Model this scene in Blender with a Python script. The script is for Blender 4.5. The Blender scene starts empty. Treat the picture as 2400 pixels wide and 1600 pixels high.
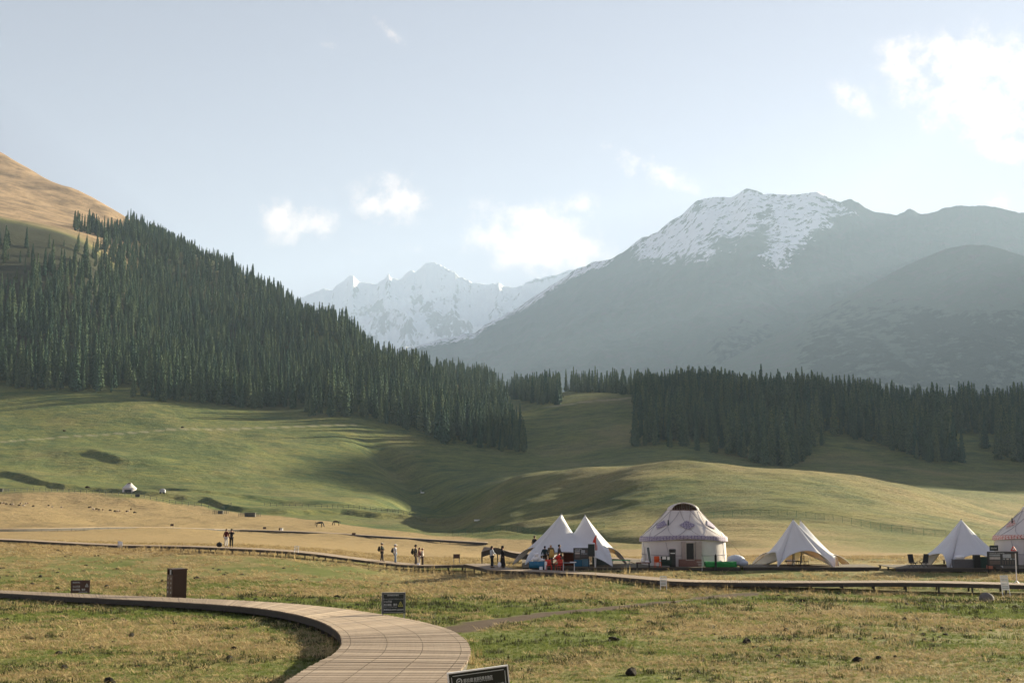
import bpy, math, random
import numpy as np
from mathutils import Vector, Matrix
R = math.radians
random.seed(7)
rng = np.random.default_rng(7)
scene = bpy.context.scene
COL = scene.collection

# ------------------------------------------------------------------ camera
F = 3000.0                       # focal length in pixels of the 2400 px wide photograph
PITCH = math.atan(350.0 / F)     # horizon lies 350 px under the middle of the picture
CP, SP = math.cos(PITCH), math.sin(PITCH)
cam_data = bpy.data.cameras.new('camera')
cam_data.sensor_width = 36.0
cam_data.lens = 36.0 * F / 2400.0
cam_data.clip_start = 0.5
cam_data.clip_end = 60000
cam = bpy.data.objects.new('camera', cam_data)
COL.objects.link(cam)
cam.location = (0, 0, 0)
cam.rotation_euler = (math.pi / 2 + PITCH, 0, 0)
scene.camera = cam

def ray(u, v):
    """direction of a pixel of the photograph as (X/Y, Z/Y)"""
    dx = (u - 1200.0) / F
    dy = (800.0 - v) / F
    y = CP - dy * SP
    return dx / y, (SP + dy * CP) / y

def at(u, v, D):
    a, s = ray(u, v)
    return Vector((a * D, D, s * D))

def pix(X, Y, Z):
    """world -> pixel (numpy ok)"""
    fw = Y * CP + Z * SP
    up = -Y * SP + Z * CP
    return 1200 + F * X / fw, 800 - F * up / fw

# ------------------------------------------------------------------ light
SUN_EL = R(15.5)
SUN_AZ = R(52.0)                 # to the right of the viewing direction
sun_vec = Vector((math.sin(SUN_AZ) * math.cos(SUN_EL), math.cos(SUN_AZ) * math.cos(SUN_EL), math.sin(SUN_EL)))
sd = bpy.data.lights.new('sun', 'SUN')
sd.energy = 5.0
sd.angle = R(0.55)
sd.color = (1.0, 0.87, 0.62)
sun = bpy.data.objects.new('sun', sd)
COL.objects.link(sun)
sun.location = (300, 200, 200)
sun.rotation_euler = sun_vec.to_track_quat('Z', 'Y').to_euler()

scene.view_settings.view_transform = 'Standard'
scene.view_settings.look = 'None'
scene.view_settings.gamma = 1.0
scene.view_settings.use_curve_mapping = False
scene.view_settings.exposure = 2.0
scene.cycles.use_denoising = True
scene.cycles.volume_bounces = 1
scene.cycles.max_bounces = 5
scene.cycles.diffuse_bounces = 2
scene.cycles.glossy_bounces = 2
scene.cycles.transmission_bounces = 3
scene.cycles.transparent_max_bounces = 12

world = bpy.data.worlds.new('World')
scene.world = world
world.use_nodes = True
wt = world.node_tree
for n in list(wt.nodes):
    wt.nodes.remove(n)

class NB:
    """small node-building helper"""
    def __init__(self, tree):
        self.t = tree
    def n(self, typ, **kw):
        nd = self.t.nodes.new(typ)
        for k, v in kw.items():
            setattr(nd, k, v)
        return nd
    def put(self, sock, val):
        if val is None:
            return
        if hasattr(val, 'is_output') or isinstance(val, bpy.types.NodeSocket):
            self.t.links.new(val, sock)
        else:
            sock.default_value = val
    def m(self, op, a, b=None, c=None, clamp=False):
        nd = self.n('ShaderNodeMath', operation=op, use_clamp=clamp)
        self.put(nd.inputs[0], a); self.put(nd.inputs[1], b)
        if c is not None: self.put(nd.inputs[2], c)
        return nd.outputs[0]
    def vm(self, op, a, b=None, scale=None):
        nd = self.n('ShaderNodeVectorMath', operation=op)
        self.put(nd.inputs[0], a); self.put(nd.inputs[1], b)
        if scale is not None: self.put(nd.inputs['Scale'], scale)
        return nd.outputs[1] if op in ('LENGTH', 'DOT_PRODUCT', 'DISTANCE') else nd.outputs[0]
    def noise(self, vec, scale, detail=4, rough=0.55, dist=0.0, dim='3D', col=False):
        nd = self.n('ShaderNodeTexNoise', noise_dimensions=dim)
        self.put(nd.inputs['Vector'], vec)
        nd.inputs['Scale'].default_value = scale
        nd.inputs['Detail'].default_value = detail
        nd.inputs['Roughness'].default_value = rough
        nd.inputs['Distortion'].default_value = dist
        return nd.outputs['Color'] if col else nd.outputs['Fac']
    def mix(self, f, a, b, blend='MIX'):
        nd = self.n('ShaderNodeMix', data_type='RGBA', blend_type=blend)
        self.put(nd.inputs[0], f); self.put(nd.inputs[6], a); self.put(nd.inputs[7], b)
        return nd.outputs[2]
    def ss(self, x, lo, hi, a=0.0, b=1.0):
        nd = self.n('ShaderNodeMapRange', interpolation_type='SMOOTHSTEP')
        self.put(nd.inputs[0], x)
        nd.inputs[1].default_value = lo; nd.inputs[2].default_value = hi
        nd.inputs[3].default_value = a; nd.inputs[4].default_value = b
        return nd.outputs[0]
    def lin(self, x, lo, hi, a=0.0, b=1.0):
        nd = self.n('ShaderNodeMapRange')
        self.put(nd.inputs[0], x)
        nd.inputs[1].default_value = lo; nd.inputs[2].default_value = hi
        nd.inputs[3].default_value = a; nd.inputs[4].default_value = b
        return nd.outputs[0]
    def xyz(self, x, y, z):
        nd = self.n('ShaderNodeCombineXYZ')
        self.put(nd.inputs[0], x); self.put(nd.inputs[1], y); self.put(nd.inputs[2], z)
        return nd.outputs[0]

W = NB(wt)
out = W.n('ShaderNodeOutputWorld')
bg = W.n('ShaderNodeBackground')
sky = W.n('ShaderNodeTexSky', sky_type='NISHITA')
sky.sun_disc = False
sky.sun_elevation = SUN_EL
sky.sun_rotation = SUN_AZ
sky.altitude = 2000
sky.air_density = 1.0
sky.dust_density = 0.2
sky.ozone_density = 1.4
tc = W.n('ShaderNodeTexCoord').outputs['Generated']
sep = W.n('ShaderNodeSeparateXYZ'); wt.links.new(tc, sep.inputs[0])
yy = W.m('MAXIMUM', sep.outputs[1], 0.05)
ca = W.m('DIVIDE', sep.outputs[0], yy)
cs = W.m('DIVIDE', sep.outputs[2], yy)
warp = W.noise(tc, 9.0, 5, 0.6, col=True)
wsep = W.n('ShaderNodeSeparateXYZ'); wt.links.new(warp, wsep.inputs[0])
wa = W.m('MULTIPLY', W.m('SUBTRACT', wsep.outputs[0], 0.5), 0.055)
wb = W.m('MULTIPLY', W.m('SUBTRACT', wsep.outputs[1], 0.5), 0.045)
P = W.xyz(W.m('ADD', ca, wa), W.m('ADD', cs, wb), 0.0)
# clouds: middle of each in the photograph, half width, half height, tilt in degrees, strength
clouds = [(2330, 205, 185, 85, -14, 1.1), (2395, 355, 70, 26, -8, .7), (2000, 232, 60, 20, -42, .5), (1955, 52, 30, 16, -45, .4),
          (2390, 470, 60, 16, 0, .5), (880, 62, 60, 14, -42, .62), (765, 108, 40, 12, -20, .32),
          (1500, 385, 75, 20, -30, .8), (1570, 420, 55, 14, -25, .5), (1390, 475, 45, 22, -20, .5), (930, 480, 62, 42, 0, .95),
          (740, 535, 56, 26, 10, .9), (660, 520, 55, 26, -35, .85), (690, 565, 50, 24, 0, .7), (800, 462, 50, 14, -10, .3),
          (1045, 510, 60, 26, -15, .55), (1165, 560, 110, 38, -18, .8), (1290, 565, 110, 60, -20, 1.05), (1375, 590, 80, 34, -10, .85),
          (930, 580, 65, 16, 0, .4), (840, 585, 50, 12, 0, .25), (1240, 475, 60, 12, 10, .3), (1170, 600, 60, 30, 0, .6)]
acc = None
for (u, v, hw, hh, ti, st) in clouds:
    a0, s0 = ray(u, v)
    mp = W.n('ShaderNodeMapping', vector_type='TEXTURE')
    wt.links.new(P, mp.inputs['Vector'])
    mp.inputs['Location'].default_value = (a0, s0, 0)
    mp.inputs['Rotation'].default_value = (0, 0, R(ti))
    mp.inputs['Scale'].default_value = (hw * 1.9 / F, hh * 2.1 / F, 1)
    d = W.vm('LENGTH', mp.outputs[0])
    f = W.m('MULTIPLY', W.ss(d, 0.0, 1.25, 1.0, 0.0), st)
    acc = f if acc is None else W.m('MAXIMUM', acc, f)
# scattered fair-weather cloud over the rest of the sky, outside this field of view
oth = W.ss(W.noise(W.vm('MULTIPLY', tc, (1, 1, 2.2)), 3.2, 6, 0.6), 0.60, 0.74)
inside = W.m('MULTIPLY', W.ss(sep.outputs[1], 0.55, 0.8), W.ss(cs, 0.42, 0.6, 1.0, 0.0))
oth = W.m('MULTIPLY', W.m('MULTIPLY', oth, W.m('SUBTRACT', 1.0, inside)), W.ss(sep.outputs[2], 0.03, 0.12))
cn = W.noise(tc, 26.0, 7, 0.62)
cn2 = W.noise(tc, 7.0, 4, 0.6)
cn3 = W.noise(W.vm('ADD', tc, W.vm('SCALE', warp, None, scale=0.03)), 60.0, 6, 0.65)
ero = W.m('ADD', W.m('MULTIPLY', W.m('SUBTRACT', cn, 0.5), 5.0), W.m('MULTIPLY', W.m('SUBTRACT', cn3, 0.5), 3.2))
ero = W.m('ADD', ero, W.m('MULTIPLY', W.m('SUBTRACT', cn2, 0.5), 1.6))
dens = W.m('ADD', W.m('MULTIPLY', acc, 1.5), W.m('MULTIPLY', ero, W.ss(acc, 0.0, 0.35)))
dens = W.m('MULTIPLY', W.ss(dens, 0.25, 2.3), W.lin(acc, 0.0, 0.8, 0.6, 1.0))
dens = W.m('MAXIMUM', dens, oth)
CLOUD_RAD = (8.6, 6.6, 5.3, 1)
hs = W.n('ShaderNodeHueSaturation'); hs.inputs['Saturation'].default_value = 0.82
wt.links.new(sky.outputs[0], hs.inputs['Color'])
skc = W.mix(1.0, hs.outputs[0], (0.97, 0.665, 0.60, 1), 'MULTIPLY')
colr = W.mix(W.m('MULTIPLY', dens, 0.95, clamp=True), skc, CLOUD_RAD)
wt.links.new(colr, bg.inputs[0])
bg.inputs[1].default_value = 0.05
wt.links.new(bg.outputs[0], out.inputs[0])

# ------------------------------------------------------------------ general helpers
def tag(o, label=None, cat=None, group=None, kind=None):
    if label: o['label'] = label
    if cat: o['category'] = cat
    if group: o['group'] = group
    if kind: o['kind'] = kind
    return o

def thing(name, loc, label, cat, group=None, rz=0.0, scale=1.0):
    o = bpy.data.objects.new(name, None)
    COL.objects.link(o)
    o.empty_display_size = 0.3
    o.location = loc
    o.rotation_euler = (0, 0, rz)
    o.scale = (scale,) * 3
    return tag(o, label, cat, group)

def link_mesh(name, me, parent=None, loc=None, rz=None):
    o = bpy.data.objects.new(name, me)
    COL.objects.link(o)
    if parent is not None: o.parent = parent
    if loc is not None: o.location = loc
    if rz is not None: o.rotation_euler = (0, 0, rz)
    return o

class MB:
    """collects shapes into one mesh"""
    def __init__(self):
        self.v = []; self.f = []; self.mi = []; self.cur = 0
    def _add(self, vs, fs):
        k = len(self.v)
        self.v += [tuple(p) for p in vs]
        for f in fs:
            self.f.append(tuple(i + k for i in f)); self.mi.append(self.cur)
    def box(self, c, s, rz=0.0, rx=0.0, ry=0.0, taper=1.0):
        hx, hy, hz = s[0] / 2, s[1] / 2, s[2] / 2
        M = Matrix.Rotation(rz, 3, 'Z') @ Matrix.Rotation(ry, 3, 'Y') @ Matrix.Rotation(rx, 3, 'X')
        vs = []
        for z in (-hz, hz):
            t = taper if z > 0 else 1.0
            for x, y in ((-hx, -hy), (hx, -hy), (hx, hy), (-hx, hy)):
                vs.append(M @ Vector((x * t, y * t, z)) + Vector(c))
        self._add(vs, [(0, 3, 2, 1), (4, 5, 6, 7), (0, 1, 5, 4), (1, 2, 6, 5), (2, 3, 7, 6), (3, 0, 4, 7)])
        return self
    def tube(self, pts, r, n=8, cap=True):
        pts = [Vector(p) for p in pts]
        rs = r if isinstance(r, (list, tuple)) else [r] * len(pts)
        rings = []
        for i, p in enumerate(pts):
            t = (pts[min(i + 1, len(pts) - 1)] - pts[max(i - 1, 0)]).normalized()
            ref = Vector((0, 0, 1)) if abs(t.z) < 0.9 else Vector((0, 1, 0))
            a = t.cross(ref).normalized(); b = t.cross(a).normalized()
            rings.append([p + (a * math.cos(2 * math.pi * k / n) + b * math.sin(2 * math.pi * k / n)) * rs[i] for k in range(n)])
        vs = [q for rg in rings for q in rg]; fs = []
        for i in range(len(pts) - 1):
            for k in range(n):
                fs.append((i * n + k, i * n + (k + 1) % n, (i + 1) * n + (k + 1) % n, (i + 1) * n + k))
        if cap:
            fs.append(tuple(range(n))[::-1]); fs.append(tuple((len(pts) - 1) * n + k for k in range(n)))
        self._add(vs, fs); return self
    def lathe(self, prof, n=24, c=(0, 0, 0), sx=1.0, sy=1.0, a0=0.0, a1=2 * math.pi):
        full = abs(a1 - a0 - 2 * math.pi) < 1e-6
        m = n if full else n + 1
        vs = []
        for (r, z) in prof:
            for k in range(m):
                t = a0 + (a1 - a0) * k / n
                vs.append((c[0] + r * math.cos(t) * sx, c[1] + r * math.sin(t) * sy, c[2] + z))
        fs = []
        for i in range(len(prof) - 1):
            for k in range(n):
                k2 = (k + 1) % m
                fs.append((i * m + k, i * m + k2, (i + 1) * m + k2, (i + 1) * m + k))
        self._add(vs, fs); return self
    def blob(self, c, s, n=10, rough=0.0, seed=0):
        rr = random.Random(seed)
        prof = []
        vs = []; fs = []
        rows = max(4, n // 2)
        for i in range(rows + 1):
            ph = math.pi * i / rows
            for k in range(n):
                t = 2 * math.pi * k / n
                q = 1 + rr.uniform(-rough, rough)
                vs.append((c[0] + s[0] * q * math.sin(ph) * math.cos(t), c[1] + s[1] * q * math.sin(ph) * math.sin(t), c[2] + s[2] * (1 + rr.uniform(-rough, rough) * .5) * math.cos(ph)))
        for i in range(rows):
            for k in range(n):
                fs.append((i * n + k, (i + 1) * n + k, (i + 1) * n + (k + 1) % n, i * n + (k + 1) % n))
        self._add(vs, fs); return self
    def grid(self, rows):
        """rows: list of equally long lists of points"""
        m = len(rows[0]); vs = [p for r in rows for p in r]; fs = []
        for i in range(len(rows) - 1):
            for k in range(m - 1):
                fs.append((i * m + k, i * m + k + 1, (i + 1) * m + k + 1, (i + 1) * m + k))
        self._add(vs, fs); return self
    def poly(self, pts):
        self._add(pts, [tuple(range(len(pts)))]); return self
    def mesh(self, name, mats, smooth=False):
        me = bpy.data.meshes.new(name)
        me.from_pydata(self.v, [], self.f)
        if not isinstance(mats, (list, tuple)): mats = [mats]
        for m in mats: me.materials.append(m)
        if len(mats) > 1:
            me.polygons.foreach_set('material_index', self.mi)
        if smooth:
            me.polygons.foreach_set('use_smooth', [True] * len(me.polygons))
        me.update()
        return me
    def build(self, name, mats, parent=None, smooth=False, loc=None, rz=None):
        return link_mesh(name, self.mesh(name, mats, smooth), parent, loc, rz)

def np_mesh(name, V, Fq, mats, smooth=True):
    me = bpy.data.meshes.new(name)
    n = len(V); m = len(Fq); k = Fq.shape[1]
    me.vertices.add(n); me.vertices.foreach_set('co', np.ascontiguousarray(V, dtype=np.float32).ravel())
    me.loops.add(m * k); me.loops.foreach_set('vertex_index', np.ascontiguousarray(Fq, dtype=np.int32).ravel())
    me.polygons.add(m)
    me.polygons.foreach_set('loop_start', np.arange(0, m * k, k, dtype=np.int32))
    me.polygons.foreach_set('use_smooth', np.full(m, smooth))
    for mt in mats: me.materials.append(mt)
    me.update(calc_edges=True)
    return me

def add_attr(me, name, arr):
    at_ = me.attributes.new(name, 'FLOAT', 'POINT')
    at_.data.foreach_set('value', np.ascontiguousarray(arr, dtype=np.float32).ravel())

def grid_faces(nr, nc):
    i = np.arange(nr - 1)[:, None] * nc + np.arange(nc - 1)[None, :]
    return np.stack([i, i + 1, i + nc + 1, i + nc], -1).reshape(-1, 4)

# ------------------------------------------------------------------ numpy noise
def _h(ix, iy, seed):
    h = (ix.astype(np.int64) * 374761393 + iy.astype(np.int64) * 668265263 + seed * 1442695041) & 0xffffffff
    h = ((h ^ (h >> 13)) * 1274126177) & 0xffffffff
    h = (h ^ (h >> 16)) & 0xffffffff
    return h / 4294967295.0

def vnoise(x, y, seed=0):
    x = np.asarray(x, float); y = np.asarray(y, float)
    ix = np.floor(x); iy = np.floor(y); fx = x - ix; fy = y - iy
    fx = fx * fx * fx * (fx * (fx * 6 - 15) + 10); fy = fy * fy * fy * (fy * (fy * 6 - 15) + 10)
    a = _h(ix, iy, seed); b = _h(ix + 1, iy, seed); c = _h(ix, iy + 1, seed); d = _h(ix + 1, iy + 1, seed)
    return (a * (1 - fx) + b * fx) * (1 - fy) + (c * (1 - fx) + d * fx) * fy

def fbm(x, y, octv=4, seed=0, gain=0.5, lac=2.03):
    s = 0; amp = 1; tot = 0
    for o in range(octv):
        s = s + amp * (vnoise(x, y, seed + o * 17) - 0.5) * 2
        tot += amp; amp *= gain
        x, y = x * lac * 0.8 - y * lac * 0.6 + 13.7, x * lac * 0.6 + y * lac * 0.8 - 7.1
    return s / tot

def ridged(x, y, octv=5, seed=0, gain=0.5, lac=2.05):
    s = 0; amp = 1; tot = 0; w = 1
    for o in range(octv):
        n = 1 - np.abs((vnoise(x, y, seed + o * 31) - 0.5) * 2)
        n = n * n
        s = s + amp * n * w; w = np.clip(n * 1.6, 0, 1)
        tot += amp; amp *= gain
        x, y = x * lac * 0.8 - y * lac * 0.6 + 3.7, x * lac * 0.6 + y * lac * 0.8 - 9.1
    return s / tot

def sstep(x, a, b):
    t = np.clip((x - a) / (b - a), 0, 1)
    return t * t * (3 - 2 * t)
# ------------------------------------------------------------------ terrain of the valley
# for columns of the photograph: distance -> height under the camera (H) for the meadow in front,
# distance -> picture row (v) for everything beyond
NEAR = {5: 2.75, 12: 2.9, 20: 3.32, 30: 3.85, 45: 4.62, 60: 5.42, 70: 5.95}
cols = {
 -3200: ([(85, 6.4), (100, 6.2), (120, 5.9), (140, 5.6)], [(200, 1225), (300, 1205), (480, 1160), (600, 1100), (800, 1000), (1000, 850), (1400, 600), (2000, 300), (2600, 100), (3600, 50)]),
 -900: ([(85, 6.4), (100, 6.2), (120, 5.9), (140, 5.6)], [(200, 1228), (300, 1215), (480, 1178), (530, 1150), (600, 1120), (750, 1060), (900, 985), (1000, 930), (1100, 870), (1400, 700), (1800, 500), (2200, 330), (2600, 220), (3000, 170), (3600, 150)]),
 0: ([(85, 6.5), (100, 6.3), (120, 5.9), (140, 5.65)], [(200, 1246), (300, 1233), (480, 1180), (530, 1150), (580, 1135), (640, 1118), (700, 1098), (800, 1045), (900, 990), (960, 952), (1020, 920), (1120, 862), (1250, 755), (1380, 630), (1480, 545), (1600, 520), (1850, 500), (2200, 455), (2400, 415), (2600, 374), (3000, 420), (3600, 500)]),
 150: ([(85, 6.5), (100, 6.35), (120, 5.95), (140, 5.7)], [(200, 1247), (300, 1233), (480, 1187), (530, 1158), (580, 1145), (640, 1125), (700, 1100), (800, 1050), (900, 995), (960, 955), (1020, 922), (1130, 868), (1270, 765), (1420, 640), (1540, 562), (1650, 548), (1900, 530), (2150, 505), (2300, 475), (2450, 441), (2800, 500), (3600, 600)]),
 300: ([(85, 6.5), (100, 6.4), (120, 6.0), (140, 5.85)], [(200, 1250), (300, 1234), (340, 1230), (480, 1195), (530, 1168), (580, 1153), (640, 1135), (700, 1108), (800, 1060), (900, 1005), (960, 965), (1030, 928), (1150, 878), (1330, 785), (1550, 680), (1750, 600), (1900, 562), (2100, 548), (2300, 535), (2420, 524), (2800, 600), (3600, 700)]),
 600: ([(85, 6.5), (100, 6.5), (125, 6.0), (140, 6.1)], [(200, 1262), (300, 1243), (340, 1240), (400, 1222), (480, 1205), (530, 1195), (580, 1180), (640, 1160), (700, 1135), (800, 1085), (900, 1035), (970, 1000), (1040, 965), (1150, 925), (1300, 868), (1500, 788), (1700, 722), (1900, 672), (2100, 700), (2500, 800), (3600, 900)]),
 800: ([(85, 6.6), (100, 6.7), (120, 6.5), (140, 6.7)], [(200, 1275), (300, 1252), (340, 1247), (400, 1232), (480, 1215), (530, 1203), (580, 1190), (640, 1170), (700, 1150), (800, 1105), (900, 1055), (980, 1008), (1050, 975), (1150, 935), (1300, 875), (1450, 820), (1600, 778), (1750, 800), (2100, 880), (3600, 980)]),
 940: ([(85, 6.7), (100, 6.9), (119, 7.05), (140, 7.3)], [(200, 1285), (300, 1262), (400, 1242), (480, 1224), (530, 1212), (580, 1199), (640, 1182), (700, 1166), (800, 1122), (870, 1090), (950, 1050), (1000, 1022), (1080, 985), (1200, 938), (1350, 878), (1450, 885), (1700, 920), (2000, 940), (3600, 980)]),
 1060: ([(85, 6.7), (100, 6.8), (119, 6.95), (140, 7.4)], [(200, 1292), (300, 1268), (400, 1247), (480, 1229), (530, 1218), (600, 1202), (700, 1168), (760, 1144), (850, 1105), (950, 1062), (1000, 1038), (1080, 1003), (1200, 965), (1350, 930), (1600, 895), (1900, 873), (2000, 872), (2200, 890), (3600, 980)]),
 1200: ([(85, 6.7), (100, 6.5), (119, 6.8), (140, 7.4)], [(200, 1300), (250, 1272), (300, 1259), (360, 1230), (430, 1185), (480, 1157), (530, 1135), (570, 1127), (620, 1133), (700, 1127), (800, 1108), (900, 1082), (1000, 1050), (1100, 1010), (1200, 975), (1300, 950), (1500, 935), (1900, 930), (3600, 980)]),
 1350: ([(85, 6.75), (95, 6.5), (104, 6.35), (120, 6.5), (140, 7.3)], [(200, 1290), (230, 1274), (300, 1244), (400, 1168), (450, 1126), (490, 1099), (560, 1108), (700, 1118), (850, 1090), (950, 1058), (1050, 1012), (1150, 975), (1300, 928), (1450, 918), (1900, 935), (3600, 980)]),
 1500: ([(85, 6.8), (95, 6.5), (104, 6.35), (120, 6.5), (140, 7.2)], [(180, 1293), (220, 1272), (300, 1220), (400, 1120), (450, 1087), (520, 1098), (650, 1115), (800, 1085), (900, 1057), (950, 1042), (1050, 1000), (1200, 950), (1350, 928), (1500, 925), (2000, 950), (3600, 980)]),
 1800: ([(85, 6.85), (95, 6.5), (104, 6.35), (120, 6.5), (140, 7.2)], [(165, 1296), (220, 1262), (300, 1197), (380, 1128), (440, 1100), (500, 1112), (650, 1135), (780, 1110), (850, 1092), (900, 1072), (1000, 1025), (1100, 980), (1200, 947), (1350, 937), (1600, 960), (3600, 1000)]),
 2100: ([(85, 6.85), (95, 6.5), (104, 6.35), (120, 6.5), (140, 7.2)], [(165, 1299), (220, 1274), (300, 1222), (380, 1160), (430, 1136), (500, 1148), (650, 1152), (780, 1122), (870, 1092), (950, 1062), (1050, 1020), (1150, 985), (1300, 965), (1600, 985), (3600, 1010)]),
 2400: ([(85, 6.85), (95, 6.5), (104, 6.4), (120, 6.5), (140, 7.2)], [(165, 1304), (220, 1286), (300, 1257), (370, 1228), (430, 1219), (500, 1215), (600, 1188), (700, 1152), (800, 1125), (900, 1095), (1000, 1050), (1100, 1010), (1250, 975), (1500, 975), (3600, 1000)]),
 2650: ([(85, 6.8), (104, 6.5), (140, 7.2)], [(165, 1304), (220, 1288), (300, 1260), (430, 1225), (600, 1180), (700, 1140), (900, 1080), (1100, 1000), (1300, 900), (1600, 800), (2200, 800), (3600, 900)]),
 3080: ([(85, 6.8), (104, 6.5), (140, 7.2)], [(200, 1292), (300, 1260), (430, 1225), (600, 1180), (800, 1090), (950, 1000), (1100, 880), (1300, 660), (1500, 500), (1760, 430), (2300, 430), (3600, 500)]),  # from here on an unseen ridge, raised to cast shade on the middle field
 3600: ([(85, 6.8), (104, 6.5), (140, 7.2)], [(200, 1292), (300, 1260), (430, 1225), (600, 1180), (800, 1080), (950, 940), (1100, 800), (1300, 620), (1500, 470), (1900, 345), (2600, 350), (3600, 450)]),
 5600: ([(85, 6.8), (104, 6.5), (140, 7.2)], [(200, 1292), (300, 1260), (430, 1225), (600, 1190), (800, 1080), (950, 980), (1100, 880), (1400, 600), (1900, 400), (2600, 400), (3600, 450)]),
}
def pchip_eval(xk, yk, x):
    h = np.diff(xk); dlt = np.diff(yk) / h
    m = np.zeros_like(yk)
    s = dlt[:-1] * dlt[1:]
    w1 = 2 * h[1:] + h[:-1]; w2 = h[1:] + 2 * h[:-1]
    with np.errstate(divide='ignore', invalid='ignore'):
        mm = (w1 + w2) / (w1 / dlt[:-1] + w2 / dlt[1:])
    m[1:-1] = np.where(s > 0, mm, 0.0)
    m[0] = dlt[0]; m[-1] = dlt[-1]
    i = np.clip(np.searchsorted(xk, x) - 1, 0, len(xk) - 2)
    t = (x - xk[i]) / h[i]
    t2 = t * t; t3 = t2 * t
    return (2*t3-3*t2+1)*yk[i] + (t3-2*t2+t)*h[i]*m[i] + (-2*t3+3*t2)*yk[i+1] + (t3-t2)*h[i]*m[i+1]

LD = np.linspace(math.log(4.0), math.log(3600.0), 900)     # table in log distance
TD = np.exp(LD)
ckeys = sorted(cols)
CA = np.array([ray(u, 1150)[0] for u in ckeys])
TZ = np.zeros((len(ckeys), len(TD)))
for j, u in enumerate(ckeys):
    hs, vs = cols[u]
    pts = [(d, -h) for d, h in NEAR.items()] + [(d, -h) for d, h in hs] + [(d, ray(u, v)[1] * d) for d, v in vs]
    xk = np.log(np.array([p[0] for p in pts], float)); yk = np.array([p[1] for p in pts])
    xk2 = xk.copy()
    # work with slope z/D beyond so that the interpolation stays smooth in the picture
    TZ[j] = pchip_eval(xk2, yk, np.clip(LD, xk2[0], xk2[-1]))
# smooth a little along the distance
ker = np.array([1, 2, 3, 2, 1.]) / 9
for j in range(len(ckeys)):
    TZ[j] = np.convolve(np.pad(TZ[j], 2, mode='edge'), ker, 'valid')
# resample the columns on a fine a-grid with a monotone cubic
NA = 700
AG = np.linspace(-1.45, 1.45, NA)
TG = np.zeros((NA, len(TD)))
def catmull(xk, Y, x):
    i = np.clip(np.searchsorted(xk, x) - 1, 0, len(xk) - 2)
    h = xk[i + 1] - xk[i]; t = (x - xk[i]) / h
    M = np.zeros_like(Y)
    dl = (Y[1:] - Y[:-1]) / (xk[1:] - xk[:-1])[:, None]
    hh = (xk[1:] - xk[:-1])[:, None]
    M[1:-1] = (dl[:-1] * hh[1:] + dl[1:] * hh[:-1]) / (hh[1:] + hh[:-1])
    M[0] = dl[0]; M[-1] = dl[-1]
    t = t[:, None]; h = h[:, None]; t2 = t * t; t3 = t2 * t
    return (2*t3-3*t2+1)*Y[i] + (t3-2*t2+t)*h*M[i] + (-2*t3+3*t2)*Y[i+1] + (t3-t2)*h*M[i+1]
AC = np.clip(AG, CA[0], CA[-1])
TG = catmull(CA, TZ, AC)

def ztable(a, D):
    fa = np.clip((a + 1.45) / 2.9 * (NA - 1), 0, NA - 1.001)
    fd = np.clip((np.log(D) - LD[0]) / (LD[-1] - LD[0]) * (len(TD) - 1), 0, len(TD) - 1.001)
    i = fa.astype(int); j = fd.astype(int); x = fa - i; y = fd - j
    return (TG[i, j]*(1-x)+TG[i+1, j]*x)*(1-y) + (TG[i, j+1]*(1-x)+TG[i+1, j+1]*x)*y

def line_D(pts):
    """polyline given as (u, D) -> function a -> D"""
    A = np.array([ray(u, 1150)[0] for u, d in pts]); Dd = np.array([d for u, d in pts], float)
    return lambda a: np.interp(a, A, Dd)

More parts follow.
